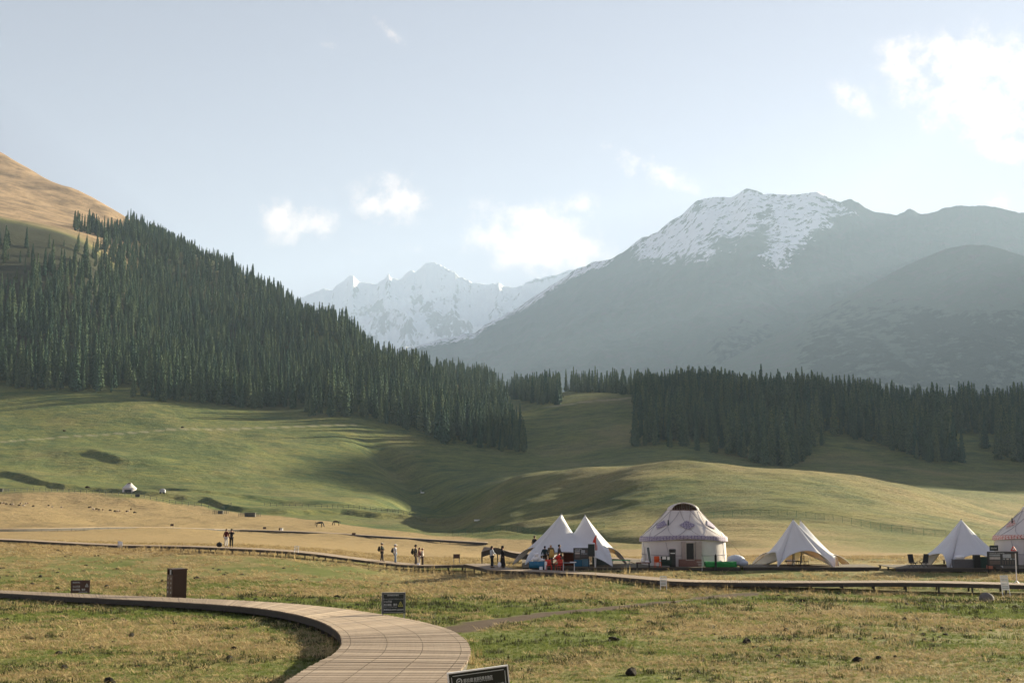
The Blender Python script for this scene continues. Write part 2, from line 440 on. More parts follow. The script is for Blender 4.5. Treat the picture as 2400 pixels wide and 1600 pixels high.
# terrace scarps: (line, step height, width, tail, fade-in/out columns)
SCARPS = [
 (line_D([(-900, 640), (0, 668), (150, 610), (260, 598), (330, 575), (480, 560), (560, 512), (650, 505), (800, 520), (1000, 500), (1200, 430)]), 1.7, 4, 90, (-800, 1150)),
 (line_D([(300, 665), (420, 625), (560, 600), (700, 590), (900, 575), (1100, 520)]), 1.3, 4, 60, (320, 1050)),
 (line_D([(100, 760), (200, 770), (300, 745), (420, 760)]), 1.8, 5, 40, (60, 420)),
]
def gz(X, Y):
    X = np.asarray(X, float); Y = np.asarray(Y, float)
    D = np.maximum(Y, 4.0)
    a = np.clip(X / D, -1.45, 1.45)
    z = ztable(a, D)
    # small relief
    z = z + 0.045 * fbm(X / 1.6, Y / 1.6, 3, 5) * sstep(D, 160, 40)
    z = z + 0.16 * fbm(X / 9, Y / 9, 3, 6) * sstep(D, 60, 130) * sstep(D, 500, 200)
    z = z + 1.5 * fbm(X / 34 + 0.3 * Y / 34, Y / 60, 4, 8) * sstep(D, 160, 320) * sstep(D, 1100, 800)
    z = z + .7 * fbm(X / 30, Y / 16, 3, 18) * sstep(D, 190, 260) * sstep(D, 520, 380) * sstep(a, -.06, .03)
    z = z + 3.2 * fbm(X / 110, Y / 130, 3, 9) * sstep(D, 330, 600) * sstep(D, 1100, 800)
    z = z + 9.0 * (ridged(X / 260, Y / 420, 4, 11) - 0.4) * sstep(D, 1050, 1500) * sstep(a, 0.02, -0.05)
    z = z + 2.0 * fbm(X / 60, Y / 60, 3, 12) * sstep(D, 900, 1200)
    z = z + 35.0 * (ridged(X / 500, Y / 500, 4, 13) - 0.4) * sstep(D, 900, 1400) * sstep(a, 0.55, 0.75)
    for fn, h, w, tail, (u0, u1) in SCARPS:
        d0 = fn(a) + 14 * fbm(X / 70, X / 31 + 3, 3, 21)
        a0, a1 = ray(u0, 1150)[0], ray(u1, 1150)[0]
        env = sstep(a, a0, a0 + .03) * sstep(a, a1, a1 - .04)
        s = sstep(Y, d0 - w, d0 + w) * (1 - sstep(Y, d0 + w, d0 + w + tail))
        # falls gently in front, so the step stands as a bank facing the camera
        z = z + env * .75 * h * (s - 0.55 * (1 - sstep(Y, d0 - w, d0)) * sstep(Y, d0 - w - 60, d0 - w))
    # gully of the stream between the left meadow and the middle field
    g0 = np.interp(D, [560, 640, 720, 800, 900, 1000], [-.105, -.072, -.066, -.078, -.095, -.12])
    gd = (a - g0) * D
    z = z - 9.0 * np.exp(-(gd / 14.0) ** 2) * sstep(D, 560, 640) * sstep(D, 1000, 900)
    # bare dip between the terrace and the round hill on the right
    g1 = np.interp(a, [-.12, -.05, 0, .07, .12, .2], [440, 410, 335, 250, 222, 190])
    z = z - 1.9 * np.exp(-((Y - g1) / 12.0) ** 2) * sstep(a, -.1, .0) * sstep(a, .2, .12)
    return z

def gpt(X, Y, dz=0.0):
    return Vector((X, Y, float(gz(X, Y)) + dz))

def pick(u, v, lo=15, hi=3000):
    """first point of the terrain seen through a pixel"""
    a, s = ray(u, v)
    D = np.exp(np.linspace(math.log(lo), math.log(hi), 2500))
    g = gz(a * D, D) - s * D
    k = np.argmax(g > 0)
    if g[k] <= 0: k = len(D) - 1
    d = D[k]
    return Vector((a * d, d, float(gz(a * d, d))))

def in_poly(u, v, poly):
    u = np.asarray(u); v = np.asarray(v)
    c = np.zeros(u.shape, bool); n = len(poly)
    for i in range(n):
        x0, y0 = poly[i]; x1, y1 = poly[(i + 1) % n]
        cond = ((y0 > v) != (y1 > v)) & (u < (x1 - x0) * (v - y0) / (y1 - y0 + 1e-9) + x0)
        c ^= cond
    return c

# worn tracks on the ground: middle line as world points, half width
def world_line(pts):
    return [tuple(pick(u, v))[:2] for u, v in pts]
def dist_line(X, Y, pl):
    best = np.full(np.shape(X), 1e9)
    for (x0, y0), (x1, y1) in zip(pl[:-1], pl[1:]):
        dx, dy = x1 - x0, y1 - y0
        t = np.clip(((X - x0) * dx + (Y - y0) * dy) / (dx * dx + dy * dy + 1e-9), 0, 1)
        best = np.minimum(best, np.hypot(X - x0 - t * dx, Y - y0 - t * dy))
    return best
soil_path = world_line([(1060, 1478), (1130, 1462), (1230, 1446), (1330, 1434), (1440, 1424), (1560, 1410), (1660, 1400), (1760, 1392)])
far_track = world_line([(0, 1036), (120, 1027), (220, 1020), (350, 1012), (470, 1006), (600, 1003), (720, 999), (830, 996)])
far_track2 = world_line([(1195, 963), (1260, 955), (1330, 948), (1420, 938), (1490, 930)])

def dryness(X, Y):
    """0 green turf .. 1 straw-coloured grass"""
    a = X / np.maximum(Y, 4)
    n1 = fbm(X / 7, Y / 9, 4, 41); n2 = fbm(X / 1.3, Y / 1.6, 3, 42); n3 = fbm(X / 30, Y / 45, 3, 43)
    base = np.interp(Y, [15, 30, 45, 58, 72, 90, 112, 135, 160], [.43, .35, .37, .25, .27, .50, .40, .74, .95])
    base = base + .18 * sstep(Y, 33, 22) * sstep(a, -.05, -.15)
    plain_end = np.interp(a, [-1, -.41, -.28, -.24, -.19, -.1, 0, .05, .1, .2, .4, 1.2], [520, 520, 520, 512, 470, 400, 250, 225, 190, 172, 160, 160])
    d = base + .42 * n1 + .22 * n2 + .15 * n3
    d = np.where(Y > 150, base + .12 * n1 + .18 * n3, d)
    hill = .30 + .24 * fbm(X / 40, Y / 70, 4, 44) + .10 * fbm(X / 8, Y / 20, 3, 45) + .10 * sstep(a, -.02, .1)
    hill = hill - .12 * sstep(Y, 620, 760)
    k = sstep(Y + 14 * fbm(X / 20, Y / 20, 3, 46), plain_end - 8, plain_end + 14)
    d = d * (1 - k) + hill * k
    # the grazed rest of the left mountain
    d = np.where((Y > 1080) & (a < -.285), .12, d)
    return np.clip(d, 0, 1)

def soilness(X, Y):
    s = np.zeros(np.shape(X))
    e = .35 * fbm(X / 1.2, Y / 1.2, 3, 51)
    s = np.maximum(s, sstep(dist_line(X, Y, soil_path) + e, 1.15, .55))
    s = np.maximum(s, .5 * sstep(dist_line(X, Y, far_track) + 1.2 * fbm(X / 9, Y / 9, 3, 52), 3.4, 1.2))
    s = np.maximum(s, .6 * sstep(dist_line(X, Y, far_track2), 5.0, 2.0))
    return s

def ground_mat():
    m = bpy.data.materials.new('meadow_ground'); m.use_nodes = True
    t = m.node_tree; b = NB(t)
    bs = t.nodes['Principled BSDF']
    P = b.n('ShaderNodeTexCoord').outputs['Object']
    dry = b.n('ShaderNodeAttribute', attribute_name='dry').outputs['Fac']
    soil = b.n('ShaderNodeAttribute', attribute_name='soil').outputs['Fac']
    far = b.n('ShaderNodeAttribute', attribute_name='far').outputs['Fac']
    top = b.n('ShaderNodeAttribute', attribute_name='top').outputs['Fac']
    n1 = b.noise(P, 2.2, 6, 0.62)
    n2 = b.noise(b.vm('MULTIPLY', P, (1, 2.2, 1)), 0.35, 6, 0.65)
    n3 = b.noise(b.vm('MULTIPLY', P, (1, 1.6, 1)), 0.03, 6, 0.6)
    n4 = b.noise(P, 16.0, 3, 0.6)
    green = b.mix(n2, (0.07, 0.10, 0.024, 1), (0.17, 0.19, 0.055, 1))
    straw = b.mix(n1, (0.21, 0.15, 0.07, 1), (0.42, 0.315, 0.165, 1))
    n5 = b.noise(b.vm('MULTIPLY', P, (1, 1.7, 1)), 0.11, 7, 0.68)
    fgreen = b.mix(b.ss(b.m('ADD', b.m('MULTIPLY', n3, .45), b.m('MULTIPLY', n5, .55)), .34, .66), (0.045, 0.085, 0.036, 1), (0.175, 0.18, 0.055, 1))
    green = b.mix(far, green, fgreen)
    dd = b.m('ADD', dry, b.m('MULTIPLY', b.m('SUBTRACT', n1, 0.5), 0.9))
    c = b.mix(b.ss(dd, 0.15, 0.85), green, straw)
    # darker bits of bare earth between the tufts
    dk = b.m('MULTIPLY', b.ss(n4, 0.36, 0.5, 0.55, 0.0), b.m('SUBTRACT', 1.0, far))
    c = b.mix(dk, c, (0.05, 0.04, 0.022, 1))
    n6 = b.noise(b.vm('MULTIPLY', P, (.55, 1.1, 1)), 0.9, 5, .7)
    c = b.mix(b.m('MULTIPLY', b.ss(n6, .50, .64), b.m('MULTIPLY', far, .6)), c, (0.035, 0.05, 0.022, 1))
    c = b.mix(soil, c, b.mix(far, b.mix(n1, (0.05, 0.036, 0.026, 1), (0.12, 0.09, 0.066, 1)), (0.34, 0.30, 0.21, 1)))
    brown = b.mix(b.ss(b.noise(P, 0.02, 8, 0.7), .3, .68), (0.15, 0.11, 0.07, 1), (0.40, 0.285, 0.17, 1))
    c = b.mix(top, c, brown)
    slope_shade = b.n('ShaderNodeAttribute', attribute_name='slope_shade').outputs['Fac']
    c = b.mix(slope_shade, c, b.mix(n1, (0.03, 0.036, 0.024, 1), (0.06, 0.062, 0.038, 1)))  # shade of the left mountain slope, painted as a darker ground colour
    t.links.new(c, bs.inputs['Base Color'])
    bs.inputs['Roughness'].default_value = 0.95
    bs.inputs['Specular IOR Level'].default_value = 0.08
    bp = b.n('ShaderNodeBump'); bp.inputs['Strength'].default_value = 0.8; bp.inputs['Distance'].default_value = 0.06
    h = b.m('ADD', b.m('MULTIPLY', n4, 0.6), n1)
    t.links.new(h, bp.inputs['Height'])
    bp2 = b.n('ShaderNodeBump'); bp2.inputs['Strength'].default_value = 0.6; bp2.inputs['Distance'].default_value = 1.6
    t.links.new(b.m('ADD', b.m('MULTIPLY', n2, b.m('ADD', b.m('MULTIPLY', far, 0.4), 0.1)), b.m('MULTIPLY', far, b.m('ADD', b.m('MULTIPLY', n6, .7), b.m('MULTIPLY', n5, 2.0)))), bp2.inputs['Height'])
    t.links.new(bp.outputs[0], bp2.inputs['Normal'])
    t.links.new(bp2.outputs[0], bs.inputs['Normal'])
    return m
M_ground = ground_mat()

def build_ground():
    a_in = np.linspace(-.47, .47, 700)
    tt = np.linspace(0, 1, 70)[1:]
    a_out = .47 + (1.42 - .47) * tt ** 1.3
    A = np.concatenate([-a_out[::-1], a_in, a_out])
    Dr = np.exp(np.concatenate([np.linspace(math.log(5), math.log(20), 60)[:-1], np.linspace(math.log(20), math.log(1500), 560)[:-1], np.linspace(math.log(1500), math.log(3550), 90)]))
    AA, DD = np.meshgrid(A, Dr)
    X = AA * DD; Y = DD
    Z = gz(X, Y)
    V = np.stack([X, Y, Z], -1).reshape(-1, 3)
    me = np_mesh('ground', V, grid_faces(len(Dr), len(A)), [M_ground])
    x, y, z = V[:, 0], V[:, 1], V[:, 2]
    add_attr(me, 'dry', dryness(x, y)); add_attr(me, 'soil', soilness(x, y))
    add_attr(me, 'far', sstep(y, 120, 330))
    u, v = pix(x, y, z)
    top = sstep(y + 90 * fbm(x / 120, y / 200, 3, 60), 1560, 1800) * sstep(x / y, -.285, -.31)
    top = np.maximum(top, .8 * sstep(y, 1500, 1700) * sstep(x / y, -.12, -.10) * sstep(x / y, .0, -.02))
    add_attr(me, 'top', top)
    shade_mask = sstep(y + 40 * fbm(x / 90, y / 90, 3, 61), 1040, 1120) * sstep(y, 1640, 1560) * sstep(x / y, -.13, -.2)  # where the shade on the left slope is painted in
    shade_mask = np.maximum(shade_mask, .8 * sstep(y, 1560, 1640) * sstep(y, 2450, 2300) * sstep(x / y, -.30, -.285) * sstep(x / y, -.12, -.14))
    add_attr(me, 'slope_shade', shade_mask)
    o = link_mesh('ground', me); tag(o, kind='structure')
    # the ground under and behind the viewpoint
    xs = np.linspace(-90, 90, 90); ys = np.linspace(-90, 19, 60)
    XX, YY = np.meshgrid(xs, ys)
    ZZ = gz(np.zeros_like(XX), np.maximum(YY, 4.0)) - 0.06 + 0.05 * fbm(XX / 2, YY / 2, 3, 3)
    ZZ = ZZ - 0.10 * sstep(YY, 2, 8)
    V2 = np.stack([XX, YY, ZZ], -1).reshape(-1, 3)
    me2 = np_mesh('ground', V2, grid_faces(len(ys), len(xs)), [M_ground])
    add_attr(me2, 'dry', dryness(V2[:, 0], V2[:, 1])); add_attr(me2, 'soil', np.zeros(len(V2)))
    add_attr(me2, 'far', np.zeros(len(V2))); add_attr(me2, 'top', np.zeros(len(V2)))
    tag(link_mesh('ground', me2), kind='structure')
build_ground()

# ------------------------------------------------------------------ mountains
def mountain_mat(name, lo, hi, rock, sk_=2.0):
    m = bpy.data.materials.new(name); m.use_nodes = True
    t = m.node_tree; b = NB(t); bs = t.nodes['Principled BSDF']
    P = b.n('ShaderNodeTexCoord').outputs['Object']
    sn = b.n('ShaderNodeAttribute', attribute_name='snow').outputs['Fac']
    wd = b.n('ShaderNodeAttribute', attribute_name='wood').outputs['Fac']
    n1 = b.noise(P, 0.0035, 8, 0.62)
    n2 = b.noise(b.vm('MULTIPLY', P, (1, 1, .35)), 0.014, 8, 0.7)
    c = b.mix(n1, lo, hi)
    c = b.mix(b.ss(n2, 0.5, 0.62), c, rock)
    wdf = b.ss(b.m('ADD', wd, b.m('MULTIPLY', b.m('SUBTRACT', n2, 0.5), 1.6)), 0.4, 0.6)
    c = b.mix(wdf, c, (0.02, 0.035, 0.022, 1))
    s = b.ss(b.m('ADD', sn, b.m('MULTIPLY', b.m('MULTIPLY', b.m('SUBTRACT', n2, 0.5), sk_), b.ss(sn, .05, .3))), 0.38, 0.62)
    c = b.mix(s, c, (0.82, 0.85, 0.9, 1))
    t.links.new(c, bs.inputs['Base Color'])
    bs.inputs['Roughness'].default_value = 0.9
    bs.inputs['Specular IOR Level'].default_value = 0.1
    bp = b.n('ShaderNodeBump'); bp.inputs['Strength'].default_value = 0.8; bp.inputs['Distance'].default_value = 30.0
    t.links.new(n2, bp.inputs['Height']); t.links.new(bp.outputs[0], bs.inputs['Normal'])
    return m

def seg_interp(pts, x):
    return np.interp(x, [p[0] for p in pts], [p[1] for p in pts])

def mountain(name, sky_pts, base_v, D0, D1fn, mat, snowfn, woodfn, nz_amp, nz_len, a_rng, nc=420, nr=260, skyrough=2.0, prof=1.0, back=.25, seed=70):
    k = 1.0204
    sp = [ray(u * k, v * k) for u, v in sky_pts]
    A = np.linspace(a_rng[0], a_rng[1], nc)
    sk = np.interp(A, [p[0] for p in sp], [p[1] for p in sp])
    sk = sk + skyrough / F * fbm(A * 260, A * 0 + seed, 5, seed, gain=.6)
    D1 = D1fn(A)
    tb = (1150 - base_v) / F
    T = np.concatenate([np.linspace(0, 1, nr), 1 + back * np.linspace(0, 1, 40)[1:]])
    AA, TT = np.meshgrid(A, T)
    t1 = np.clip(TT, 0, 1)
    D = D0 + (D1[None, :] - D0) * TT
    z0 = tb * D0; z1 = sk[None, :] * D1[None, :]
    z = z0 + (z1 - z0) * t1 ** prof
    z = z - (np.clip(TT - 1, 0, None) / back) ** 1.0 * z1 * .55
    X = AA * D
    rg = ridged(X / nz_len + 0.25 * D / nz_len, D / (nz_len * 1.7), 6, seed) - .42
    rg2 = ridged(X / (nz_len * .28), D / (nz_len * .5), 5, seed + 3) - .42
    w = np.sin(np.clip(TT, 0, 1) * math.pi) ** .7
    w = np.where(TT > 1, 0, w)
    z = z + (rg * nz_amp + rg2 * nz_amp * .3) * w
    V = np.stack([X, D, z], -1).reshape(-1, 3)
    # keep the slope itself under the skyline line of sight
    gx = np.gradient(z, axis=1) / np.maximum(np.abs(np.gradient(X, axis=1)), 1e-6); gy = np.gradient(z, axis=0) / np.maximum(np.abs(np.gradient(D, axis=0)), 1e-6)
    steep = np.clip(np.hypot(gx, gy), 0, 4).ravel()
    me = np_mesh(name, V, grid_faces(len(T), nc), [mat])
    u, v = pix(V[:, 0], V[:, 1], V[:, 2])
    sf = snowfn(u / k, v / k, V); add_attr(me, 'snow', np.clip(sf - (sf > .3) * .40 * sstep(steep, 1.0, 2.3), 0, 1)); add_attr(me, 'wood', woodfn(u / k, v / k, V))
    o = link_mesh(name, me); tag(o, kind='structure')
    return o

M_big = mountain_mat('mountain_grass_rock', (0.05, 0.085, 0.065, 1), (0.10, 0.125, 0.085, 1), (0.10, 0.10, 0.09, 1), 2.8)
M_snow = mountain_mat('snow_mountain_rock', (0.13, 0.12, 0.115, 1), (0.22, 0.20, 0.19, 1), (0.10, 0.10, 0.10, 1), 1.0)

def zero(u, v, V): return np.zeros(len(u))
# the far snow-covered summit at the head of the valley
def snow_far(u, v, V):
    s = .80 + .20 * fbm(V[:, 0] / 900, V[:, 2] / 300, 4, 81)
    s = s - .42 * np.exp(-(((u - 1005 - (v - 740) * .8) / 34) ** 2 + ((v - 735) / 52) ** 2)) - .25 * sstep(fbm(u / 26, v / 34, 4, 82), .05, .4) * sstep(v, 640, 700)
    return np.clip(s, 0, 1)
mountain('mountain', [(560, 720), (640, 700), (725, 672), (745, 664), (760, 666), (775, 655), (790, 645), (803, 634), (812, 632), (824, 644), (845, 651), (870, 650), (885, 641), (892, 626), (899, 638), (915, 640), (930, 632), (943, 619), (952, 624), (965, 617), (978, 603), (990, 601), (1005, 605), (1020, 610), (1035, 620), (1055, 634), (1070, 642), (1090, 648), (1120, 655), (1135, 652), (1146, 647), (1155, 657), (1175, 660), (1200, 655), (1230, 640), (1260, 635), (1300, 624), (1340, 612), (1450, 620), (1600, 640), (1800, 660)],
         900, 20500, lambda A: np.full_like(A, 24000.), M_snow, snow_far, zero, 1500, 2600, (-.24, .22), 460, 260, 5.0, 1.25, seed=71)
# the broad mountain filling the right half
def snow_big(u, v, V):
    poly = [(1405, 600), (1440, 570), (1475, 540), (1540, 505), (1580, 470), (1640, 445), (1720, 425), (1900, 430), (1990, 480), (2000, 500), (1900, 520), (1830, 580), (1800, 605), (1740, 612), (1715, 590), (1720, 560), (1660, 585), (1600, 595), (1520, 606), (1470, 590), (1430, 580)]
    un = u + 9 * fbm(u / 30, v / 30, 3, 83); vn = v + 12 * fbm(u / 22, v / 40, 3, 84)
    s = sum(in_poly(un + 20 * math.cos(q), vn + 17 * math.sin(q) * (1 if q % 2 else .5), poly).astype(float) for q in np.arange(0, 12.5, .7)) / 18 * .68; s = s + (s > .05) * .12 * fbm(u / 7, v / 26, 3, 89)
    s = s - .42 * np.exp(-(((u - 1735 - (560 - v) * .25) / 26) ** 2)) * sstep(v, 470, 500)
    s = s - .55 * np.exp(-(((u - 1680) / 60) ** 2 + ((v - 560) / 18) ** 2))
    s = s - .35 * sstep(u, 1860, 1960)
    s = s + .12 * fbm(V[:, 0] / 300, V[:, 2] / 120, 4, 85)
    # snow dusting along the valley-side ridge
    sk = seg_interp([(900, 800), (1090, 765), (1120, 740), (1210, 695), (1290, 640), (1340, 615), (1400, 595)], u)
    s = np.maximum(s, .62 * sstep(v - sk, 22, 4) * sstep(u, 1425, 1390) + .1 * fbm(u / 14, v / 14, 3, 86))
    return np.clip(s, 0, 1)
def wood_big(u, v, V):
    return .62 * sstep(v, 680, 820) * sstep(u, 1450, 1700) + .2 * fbm(V[:, 0] / 420, V[:, 1] / 700, 4, 87)
mountain('mountain', [(860, 815), (925, 797), (960, 795), (1000, 782), (1050, 772), (1090, 764), (1105, 752), (1125, 738), (1150, 728), (1180, 712), (1210, 692), (1240, 672), (1275, 650), (1300, 634), (1325, 617), (1345, 612), (1360, 602), (1390, 596), (1405, 594), (1430, 580), (1455, 560), (1475, 545), (1490, 541), (1515, 530), (1540, 507), (1560, 498), (1580, 480), (1600, 462), (1625, 455), (1650, 452), (1680, 454), (1700, 442), (1715, 433), (1735, 436), (1755, 445), (1790, 447), (1830, 447), (1860, 444), (1880, 441), (1895, 450), (1915, 458), (1930, 464), (1955, 457), (1975, 468), (2005, 486), (2030, 489), (2060, 494), (2075, 486), (2090, 480), (2103, 486), (2115, 491), (2140, 489), (2170, 477), (2200, 473), (2250, 472), (2290, 475), (2310, 480), (2340, 488), (2400, 492), (2600, 500), (3000, 520), (3600, 560)],
         960, 7800, lambda A: np.interp(A, [-.12, 0, .08, .2, .4, .9], [16800, 15000, 13200, 11800, 10400, 8600]), M_big, snow_big, wood_big, 320, 1480, (-.13, .60), 620, 300, 3.0, 1.1, seed=75)
# the nearer rounded shoulder in front of it
def wood_sh(u, v, V):
    return .62 * sstep(v, 640, 760) * sstep(u, 1750, 1900) + .25 * fbm(V[:, 0] / 200, V[:, 1] / 400, 4, 88)
mountain('mountain', [(1400, 905), (1560, 868), (1640, 842), (1740, 790), (1850, 730), (1930, 690), (2000, 652), (2060, 620), (2120, 592), (2170, 572), (2220, 562), (2260, 562), (2300, 571), (2352, 588), (2450, 612), (2600, 640), (2900, 655), (3400, 690), (4000, 760)],
         985, 5600, lambda A: np.interp(A, [.05, .2, .33, .42, .5, .78], [6900, 7500, 7700, 7000, 6600, 6200]), M_big, zero, wood_sh, 45, 1000, (.06, .78), 420, 220, 1.0, 1.05, seed=79)
# ------------------------------------------------------------------ haze: one closed box of air round everything
def build_haze():
    x0, x1, y0, y1, z0, z1 = -6600, 6200, -1500, 30500, -60, 5200
    mb = MB(); mb.box(((x0 + x1) / 2, (y0 + y1) / 2, (z0 + z1) / 2), (x1 - x0, y1 - y0, z1 - z0))
    m = bpy.data.materials.new('haze_air'); m.use_nodes = True
    t = m.node_tree
    for n in list(t.nodes):
        if n.type == 'BSDF_PRINCIPLED': t.nodes.remove(n)
    pv = t.nodes.new('ShaderNodeVolumePrincipled')
    pv.inputs['Color'].default_value = (0.51, 0.68, 0.92, 1)
    pv.inputs['Density'].default_value = HAZE_DENS
    pv.inputs['Anisotropy'].default_value = HAZE_ANI
    o_ = [n for n in t.nodes if n.type == 'OUTPUT_MATERIAL'][0]
    t.links.new(pv.outputs[0], o_.inputs['Volume'])
    o = mb.build('haze', m); tag(o, kind='stuff')
HAZE_DENS = 3.8e-5
HAZE_ANI = 0.15
build_haze()

# ------------------------------------------------------------------ scattering with geometry nodes
def gn_scatter(name, templates, mats, pts, rot, scl, var):
    """one mesh holding the points and the template shapes; nodes put a template on every point"""
    V = [np.asarray(pts, float)]; n0 = len(pts); k = n0
    faces = []; mi = []; tid = [np.full(n0, -1)]
    for i, me in enumerate(templates):
        tv, tf, tm = me
        V.append(np.asarray(tv)); tid.append(np.full(len(tv), i))
        faces += [tuple(int(q) + k for q in f) for f in tf]; mi += list(tm)
        k += len(tv)
    V = np.concatenate(V); tid = np.concatenate(tid)
    me = bpy.data.meshes.new(name)
    me.from_pydata(V.tolist(), [], faces)
    for m in mats: me.materials.append(m)
    me.polygons.foreach_set('material_index', mi)
    pad = len(V) - n0
    ai = me.attributes.new('tid', 'INT', 'POINT'); ai.data.foreach_set('value', tid.astype(np.int32))
    av = me.attributes.new('variant', 'INT', 'POINT'); av.data.foreach_set('value', np.concatenate([var, np.full(pad, -5)]).astype(np.int32))
    ar = me.attributes.new('turn', 'FLOAT_VECTOR', 'POINT'); ar.data.foreach_set('vector', np.concatenate([rot, np.zeros((pad, 3))]).astype(np.float32).ravel())
    asx = me.attributes.new('size', 'FLOAT_VECTOR', 'POINT'); asx.data.foreach_set('vector', np.concatenate([scl, np.ones((pad, 3))]).astype(np.float32).ravel())
    o = link_mesh(name, me)
    ng = bpy.data.node_groups.new(name + '_scatter', 'GeometryNodeTree')
    ng.interface.new_socket('Geometry', in_out='INPUT', socket_type='NodeSocketGeometry')
    ng.interface.new_socket('Geometry', in_out='OUTPUT', socket_type='NodeSocketGeometry')
    N = ng.nodes; L = ng.links
    gi = N.new('NodeGroupInput'); go = N.new('NodeGroupOutput')
    def attr(nm, dt):
        a = N.new('GeometryNodeInputNamedAttribute'); a.data_type = dt; a.inputs['Name'].default_value = nm; return a.outputs['Attribute']
    def eq(sock, val):
        c = N.new('FunctionNodeCompare'); c.data_type = 'INT'; c.operation = 'EQUAL'
        ins = [s for s in c.inputs if s.type == 'INT']
        L.new(sock, ins[0]); ins[1].default_value = val
        return c.outputs[0]
    tida = attr('tid', 'INT'); vara = attr('variant', 'INT'); rota = attr('turn', 'FLOAT_VECTOR'); scla = attr('size', 'FLOAT_VECTOR')
    def sepg(sel):
        s = N.new('GeometryNodeSeparateGeometry'); s.domain = 'POINT'
        L.new(gi.outputs[0], s.inputs['Geometry']); L.new(sel, s.inputs['Selection']); return s.outputs[0]
    ptsg = sepg(eq(tida, -1))
    join = N.new('GeometryNodeJoinGeometry')
    for i in range(len(templates)):
        tg = sepg(eq(tida, i))
        ip = N.new('GeometryNodeInstanceOnPoints')
        L.new(ptsg, ip.inputs['Points']); L.new(eq(vara, i), ip.inputs['Selection']); L.new(tg, ip.inputs['Instance'])
        e = N.new('FunctionNodeEulerToRotation'); L.new(rota, e.inputs[0]); L.new(e.outputs[0], ip.inputs['Rotation'])
        L.new(scla, ip.inputs['Scale'])
        L.new(ip.outputs[0], join.inputs[0])
    L.new(join.outputs[0], go.inputs[0])
    md = o.modifiers.new('scatter', 'NODES'); md.node_group = ng
    return o

# ------------------------------------------------------------------ spruces
def foliage_mat():
    m = bpy.data.materials.new('spruce_needles'); m.use_nodes = True
    t = m.node_tree; b = NB(t); bs = t.nodes['Principled BSDF']
    oi = b.n('ShaderNodeObjectInfo').outputs['Random']
    P = b.n('ShaderNodeTexCoord').outputs['Object']
    n = b.noise(P, 1.3, 3, .6)
    c = b.mix(oi, (0.016, 0.045, 0.034, 1), (0.04, 0.085, 0.05, 1))
    c = b.mix(b.ss(n, .35, .65), c, b.mix(oi, (0.05, 0.12, 0.075, 1), (0.15, 0.19, 0.085, 1)))
    t.links.new(c, bs.inputs['Base Color'])
    bs.inputs['Roughness'].default_value = .85
    bs.inputs['Specular IOR Level'].default_value = 0.15
    return m
M_needle = foliage_mat()
def simple_mat(name, col, rough=.8, metal=0.0, spec=.3, nz=0.0, nscale=8.0, bump=0.0, bdist=.01):
    m = bpy.data.materials.new(name); m.use_nodes = True
    t = m.node_tree; bs = t.nodes['Principled BSDF']
    bs.inputs['Roughness'].default_value = rough; bs.inputs['Metallic'].default_value = metal
    bs.inputs['Specular IOR Level'].default_value = spec
    c4 = (col[0], col[1], col[2], 1)
    if nz > 0 or bump > 0:
        b = NB(t)
        P = b.n('ShaderNodeTexCoord').outputs['Object']
        n = b.noise(P, nscale, 5, .6)
        lo = tuple(max(0, x * (1 - nz)) for x in col) + (1,); hi = tuple(min(1, x * (1 + nz)) for x in col) + (1,)
        t.links.new(b.mix(n, lo, hi), bs.inputs['Base Color'])
        if bump > 0:
            bp = b.n('ShaderNodeBump'); bp.inputs['Strength'].default_value = bump; bp.inputs['Distance'].default_value = bdist
            t.links.new(n, bp.inputs['Height']); t.links.new(bp.outputs[0], bs.inputs['Normal'])
    else:
        bs.inputs['Base Color'].default_value = c4
    return m
M_bark = simple_mat('spruce_bark', (0.09, 0.075, 0.06), .95, nz=.4)

